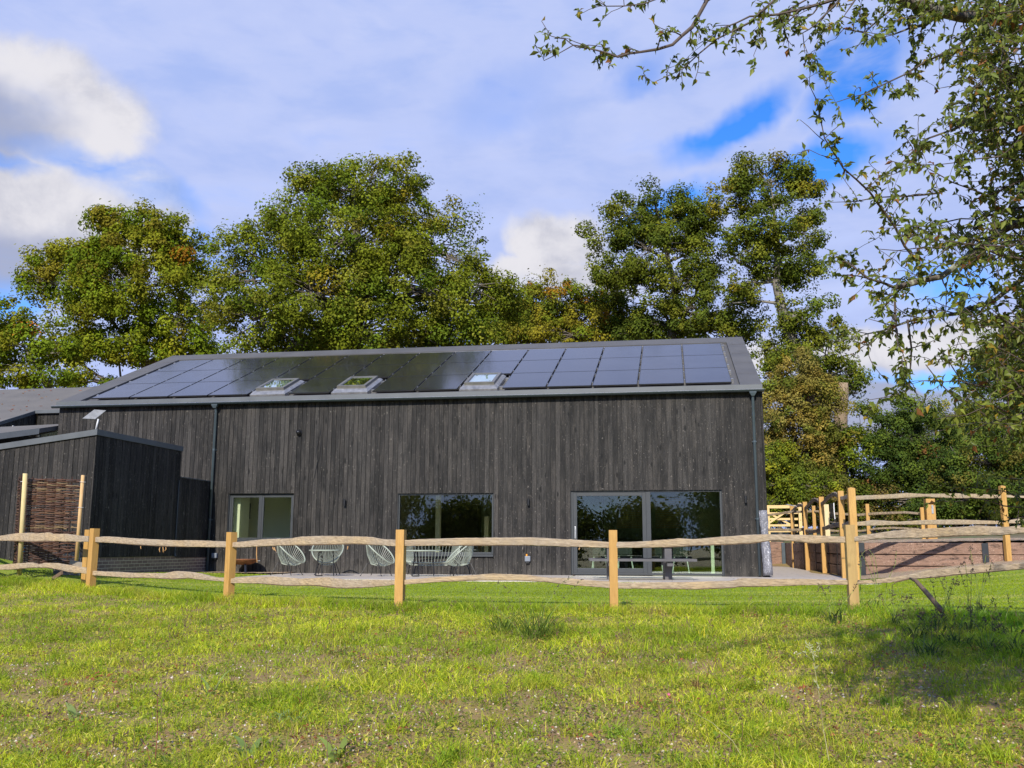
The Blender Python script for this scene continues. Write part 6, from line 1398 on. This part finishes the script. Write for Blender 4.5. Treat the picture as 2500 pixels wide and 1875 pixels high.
V, F, col = leaf_blades(np.stack([x, y, z], 1), d, nr, L, L * .62, kc); o = fast_mesh('ground_herbs', V, F, GRASSM, col); tag(o, kind='stuff')
# stones on the bare ground
n = 14000; x, y, D = sample_field(n, 3.8, 11, 1.3); k = (GRG.random(n) < .08 + bareness(x, y)) & (side_of_fence(x, y) > .3); x, y = x[k], y[k]; n = len(x); r = GRG.uniform(.004, .016, n) * np.where(GRG.random(n) < .04, 1.8, 1)
oc = np.array([(1, 0, 0), (0, 1, 0), (-1, 0, 0), (0, -1, 0), (0, 0, .7), (0, 0, -.7)]); V = np.stack([x, y, field_z(x, y) + r * .2], 1)[:, None] + oc[None] * r[:, None, None] * GRG.uniform(.6, 1.25, (n, 6, 1)); k = np.arange(n)[:, None] * 6
F = np.concatenate([k + list(f) for f in ((0, 1, 4), (1, 2, 4), (2, 3, 4), (3, 0, 4), (1, 0, 5), (2, 1, 5), (3, 2, 5), (0, 3, 5))], 0)
c = np.array([(.50, .42, .32), (.36, .27, .19), (.62, .56, .48), (.24, .18, .13), (.42, .29, .17)])[GRG.integers(0, 5, n)] * GRG.uniform(.7, 1.1, (n, 1))
M = Mat('stone'); M.base(M.attr('leaf_tint').outputs['Color']).rough(.8); o = fast_mesh('field_stones', V.reshape(-1, 3), F, M.m, np.repeat(c, 6, 0)); tag(o, kind='stuff')

# single weeds that stand out
STEM_G = simple('green_stem', (.20, .26, .05), .6, 0, .2, 30); STEM_R = simple('red_stem', (.28, .07, .06), .6, 0, .2, 30); STRAW = simple('straw_stem', (.36, .33, .17), .7, 0, .15, 30); SEED = simple('dark_seed_head', (.075, .045, .035), .7, 0, .3, 40)
def ground_at(px, py):
    d = ray(px, py); t = 3.0
    for _ in range(4000):
        p = EYE + d * t
        if p[2] < float(field_z(np.array([p[0]]), np.array([p[1]]))[0]): break
        t += .004 * t
    return p, t
def ribbon_leaves(name, root, specs, col):
    """long arching blades: list of (start, direction xy, length, width, arch)"""
    V, F, Cc = [], [], []
    for (p, a, L, w, arch) in specs:
        n = 9; o_ = len(V); d = np.array([math.cos(a), math.sin(a), 0]); s_ = np.array([-d[1], d[0], 0]); ang = 1.35; q = np.array(p, float); col_ = np.array(col) * GRG.uniform(.75, 1.25)
        for i in range(n):
            t = i / (n - 1); ww = w * (1 - t ** 2.2) * .5 + .0005; V += [q - s_ * ww, q + s_ * ww]; Cc += [col_, col_]; q = q + (d * math.cos(ang) + np.array([0, 0, math.sin(ang)])) * L / n; ang -= arch / n * (1 + t)
        F += [(o_ + 2 * i, o_ + 2 * i + 1, o_ + 2 * i + 3, o_ + 2 * i + 2) for i in range(n - 1)]
    return fast_mesh(name, np.array(V), np.array(F), GRASSM, np.array(Cc), root)
def weed(name, label, cat, px, py, stems, blades_=(), stem_mat=STEM_G, seeds=0, col=(.15, .22, .03), group=None, seedcol=None, spread=.03):
    """stems: list of pixel polylines rising from the foot, in the plane facing the viewer at the foot's distance"""
    p, D = ground_at(px, py); root = thing(name, label, cat, p, group)
    if stems:
        mb = MB(); sd = MB()
        for sp in stems:
            pts = [at(x, y, D + GRG.normal(0, .03)) for x, y in sp]; pts[0] = pts[0] - [0, 0, .03]; q = [w for i in range(len(pts) - 1) for w in wander(pts[i], pts[i + 1], 4, .02, GRG)[:-1]] + [pts[-1]]
            mb.tube(q, np.linspace(.0026, .0012, len(q)) * max(1, D / 7), 5, False)
            if seeds:
                for j in range(max(2, int(len(q) * .55)), len(q)):
                    for _ in range(seeds):
                        a = q[j] + GRG.normal(size=3) * .004; b = a + unit(GRG.normal(size=3) + np.array([0, 0, .6])) * GRG.uniform(.012, .035); sd.tube([a, (a + b) / 2 + GRG.normal(size=3) * .002, b], [.0015, .0042, .001], 5)
        mb.build('stem', stem_mat, root)
        if seeds: sd.build('seed_head', seedcol or SEED, root)
    if blades_: ribbon_leaves('leaf_blades', root, [(p + np.array([math.cos(a) * abs(GRG.normal(0, spread)) + GRG.normal(0, spread * .5), math.sin(a) * abs(GRG.normal(0, spread)) + GRG.normal(0, spread * .5), -.01]), a, L, w, ar) for a, L, w, ar in blades_], col)
    return root
rnd = lambda n, L0, L1, w, a0=0, a1=6.28: [(GRG.uniform(a0, a1), GRG.uniform(L0, L1), w * GRG.uniform(.7, 1.2), GRG.uniform(1.2, 2.6)) for _ in range(n)]
weed('tall_grass_clump', 'large clump of arching coarse grass in front of the rails, right of the middle post', 'grass clump', 1310, 1562, [[(1310, 1560), (1330, 1480), (1365, 1430), (1400, 1405)], [(1300, 1560), (1280, 1500), (1262, 1450), (1215, 1425)], [(1315, 1560), (1345, 1500), (1395, 1440), (1420, 1415)], [(1290, 1560), (1240, 1510), (1160, 1440)]], rnd(130, .25, .75, .009), col=(.12, .18, .03), seeds=3, spread=.12)
weed('tall_grass_clump', 'coarse dark grass clump with bowed tips left of the arching one', 'grass clump', 1225, 1545, [[(1225, 1545), (1215, 1490), (1190, 1450)], [(1230, 1545), (1255, 1500), (1270, 1480)]], rnd(70, .18, .5, .009), col=(.12, .18, .03), seeds=1, spread=.10)
weed('flowering_grass', 'lone tall pale grass stalk with feathery head in the right foreground', 'grass', 2020, 1872, [[(2030, 1885), (2010, 1780), (2000, 1700), (1985, 1600), (1975, 1575)], [(1985, 1600), (1960, 1592)], [(1985, 1592), (2000, 1575)]], rnd(5, .12, .25, .010), STRAW, 3, (.16, .22, .04), seedcol=simple('pale_seed', (.30, .32, .16), .7, 0, .1, 30))
weed('yellow_blade_pair', 'pair of bright yellow grass blades standing in front of the rails', 'grass', 1715, 1560, [], [(1.4, .16, .012, .5), (.9, .15, .012, .7), (1.9, .12, .010, .6)], col=(.62, .52, .05))
weed('dry_grass_stem', 'long dry pale grass stem lying slantwise in the bottom foreground', 'grass', 1830, 1870, [[(1835, 1880), (1790, 1810), (1740, 1765), (1695, 1740)]], (), STRAW, 0)
weed('red_stemmed_dock', 'dock with a red stem and narrow upright leaves at the bottom left of centre', 'weed', 375, 1872, [[(375, 1880), (384, 1800), (385, 1700), (395, 1670)], [(375, 1870), (360, 1830), (345, 1805)]], rnd(5, .10, .22, .016), STEM_R, 1, (.14, .22, .05))
weed('broad_leaf_weed', 'weed with a large rounded pale green leaf in the left foreground', 'weed', 190, 1760, [[(190, 1760), (175, 1735), (165, 1715)], [(190, 1760), (230, 1745)]], [(2.8, .20, .075, 1.0), (.4, .22, .07, 1.2), (3.6, .16, .06, 1.3), (5.2, .16, .07, 1.4)], STEM_R, 0, (.27, .36, .12))
weed('broad_leaf_weed', 'spreading pale dock leaves at the bottom centre of the field', 'weed', 610, 1850, [], [(.3, .22, .065, 1.2), (2.9, .22, .065, 1.2), (1.3, .16, .06, .9), (4.4, .18, .06, 1.4)], col=(.22, .32, .10))
weed('broad_leaf_weed', 'dock rosette with long pointed leaves at the bottom right of centre', 'weed', 820, 1860, [], [(.2, .26, .06, 1.2), (2.8, .24, .06, 1.2), (1.5, .2, .05, .9), (5.2, .18, .05, 1.5), (3.7, .18, .05, 1.5)], col=(.24, .32, .08))
weed('arching_weed', 'bowed long leaved weed catching light left of the centre foreground', 'weed', 515, 1700, [[(517, 1760), (515, 1690), (495, 1650), (470, 1640)]], [(.5, .30, .03, 1.4), (2.7, .28, .03, 1.5), (1.0, .34, .025, 1.1), (3.4, .22, .03, 1.6)], STEM_G, 0, (.24, .33, .10))
weed('upright_grass', 'single stiff dark blade standing in the left foreground', 'grass', 393, 1745, [], [(1.57, .20, .008, .15), (1.2, .12, .008, .5)], col=(.09, .17, .03))
weed('red_curled_weed', 'curled crimson weed stem lying in the grass right of the centre', 'weed', 1045, 1700, [[(1046, 1695), (1040, 1670), (1018, 1645), (1005, 1635)]], (), STEM_R, 0)
weed('clover_flower', 'single pink clover flower head in the foreground grass', 'flower', 1633, 1700, [[(1633, 1705), (1633, 1696)]], (), STEM_G, 0)
p, D = ground_at(1633, 1700); mb = MB(); mb.lathe([(0, -.012), (.010, -.008), (.014, 0), (.011, .009), (0, .013)], 10, at(1633, 1696, D)); mb.build('flower_head', simple('clover_pink', (.55, .12, .22), .7, 0, .2, 60), [o for o in bpy.data.objects if o.name.startswith('clover_flower')][0])
for px_, py_, l_, c_ in ((170, 1640, 'low bright yellow green herb clump in the left foreground', (.36, .40, .05)), (430, 1560, 'dark reddish weed standing left of the second post from the left', (.14, .09, .04)), (700, 1760, 'pale blue green grass tuft in the foreground left of centre', (.26, .38, .16)),
    (940, 1600, 'broad pale leaf weed below the middle post', (.30, .36, .10)), (1500, 1800, 'bright green grass tuft in the bottom right of centre', (.26, .40, .05)), (1700, 1680, 'wilted brown weed in the right foreground', (.30, .20, .08)), (2170, 1720, 'coarse green weed at the edge of the tree shade', (.18, .30, .04)), (830, 1600, 'dark leaved weed left of the middle post foot', (.10, .15, .04)),
    (60, 1850, 'broad leaved weed in the bottom left corner', (.26, .34, .07)), (2330, 1830, 'green weed in the bottom right corner beside the stony patch', (.20, .32, .05))):
    weed('meadow_weed', l_, 'weed', px_, py_, [], rnd(34, .07, .22, .009), col=c_, group='single weeds in the rough field', spread=.05)
# dark seeding weeds in the shade on the right
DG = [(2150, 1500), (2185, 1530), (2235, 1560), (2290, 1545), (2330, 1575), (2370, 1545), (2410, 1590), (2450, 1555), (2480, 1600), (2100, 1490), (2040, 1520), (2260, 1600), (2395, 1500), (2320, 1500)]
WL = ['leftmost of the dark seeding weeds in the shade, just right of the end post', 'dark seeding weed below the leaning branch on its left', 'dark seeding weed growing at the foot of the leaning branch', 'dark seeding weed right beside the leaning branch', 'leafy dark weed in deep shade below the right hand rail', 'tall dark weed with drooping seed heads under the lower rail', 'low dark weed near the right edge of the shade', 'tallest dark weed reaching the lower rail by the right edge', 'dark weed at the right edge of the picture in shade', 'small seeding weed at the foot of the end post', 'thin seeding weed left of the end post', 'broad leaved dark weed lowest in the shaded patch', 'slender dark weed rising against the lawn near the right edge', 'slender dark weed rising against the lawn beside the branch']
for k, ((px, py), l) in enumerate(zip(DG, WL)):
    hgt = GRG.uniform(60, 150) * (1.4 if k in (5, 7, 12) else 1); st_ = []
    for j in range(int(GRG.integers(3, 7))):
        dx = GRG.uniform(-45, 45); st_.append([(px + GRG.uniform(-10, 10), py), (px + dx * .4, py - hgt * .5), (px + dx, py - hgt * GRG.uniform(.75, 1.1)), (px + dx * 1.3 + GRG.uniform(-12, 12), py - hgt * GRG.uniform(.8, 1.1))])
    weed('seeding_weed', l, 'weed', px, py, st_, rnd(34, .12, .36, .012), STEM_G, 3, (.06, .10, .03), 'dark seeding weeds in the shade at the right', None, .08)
# scattered dark seed stalks through the field (could not be counted)
mb = MB(); x, y, D = sample_field(1300, 5, 13.5, .6); k = side_of_fence(x, y) > .1; x, y = x[k], y[k]; zz = field_z(x, y)
for i in range(len(x)):
    hgt = GRG.uniform(.08, .24); p = np.array([x[i], y[i], zz[i]]); q = p + np.array([GRG.normal(0, .05), GRG.normal(0, .05), hgt]); mb.tube([p, (p + q) / 2 + GRG.normal(size=3) * .008, q], [.0018, .0014, .001], 4, False)
    if GRG.random() < .6:
        for j in range(4): a = p + (q - p) * GRG.uniform(.65, 1); b = a + unit(GRG.normal(size=3)) * .022; mb.tube([a, (a + b) / 2, b], [.0015, .0045, .001], 4, False)
tag(mb.build('dry_stalks', simple('brown_stalk', (.15, .09, .05), .7, 0, .3, 20)), kind='stuff')
# leaf litter on the wing roof
n = 220; xx = GRG.uniform(-32, -22.2, n); ss = GRG.beta(2, 1.5, n); yy = -.9 + ss * 7.7; zz = 3.46 + (yy + 1) * (6.31 - 3.46) / 8 + .012
V = leaf_quads(np.stack([xx, yy, zz], 1), .11, GRG, up=6); col = np.repeat(np.array([(.55, .22, .08), (.45, .15, .06), (.5, .3, .12)])[GRG.integers(0, 3, n)], 4, 0)
o = fast_mesh('fallen_leaves', V, np.arange(n * 4).reshape(n, 4), LEAFM, col); tag(o, kind='stuff')
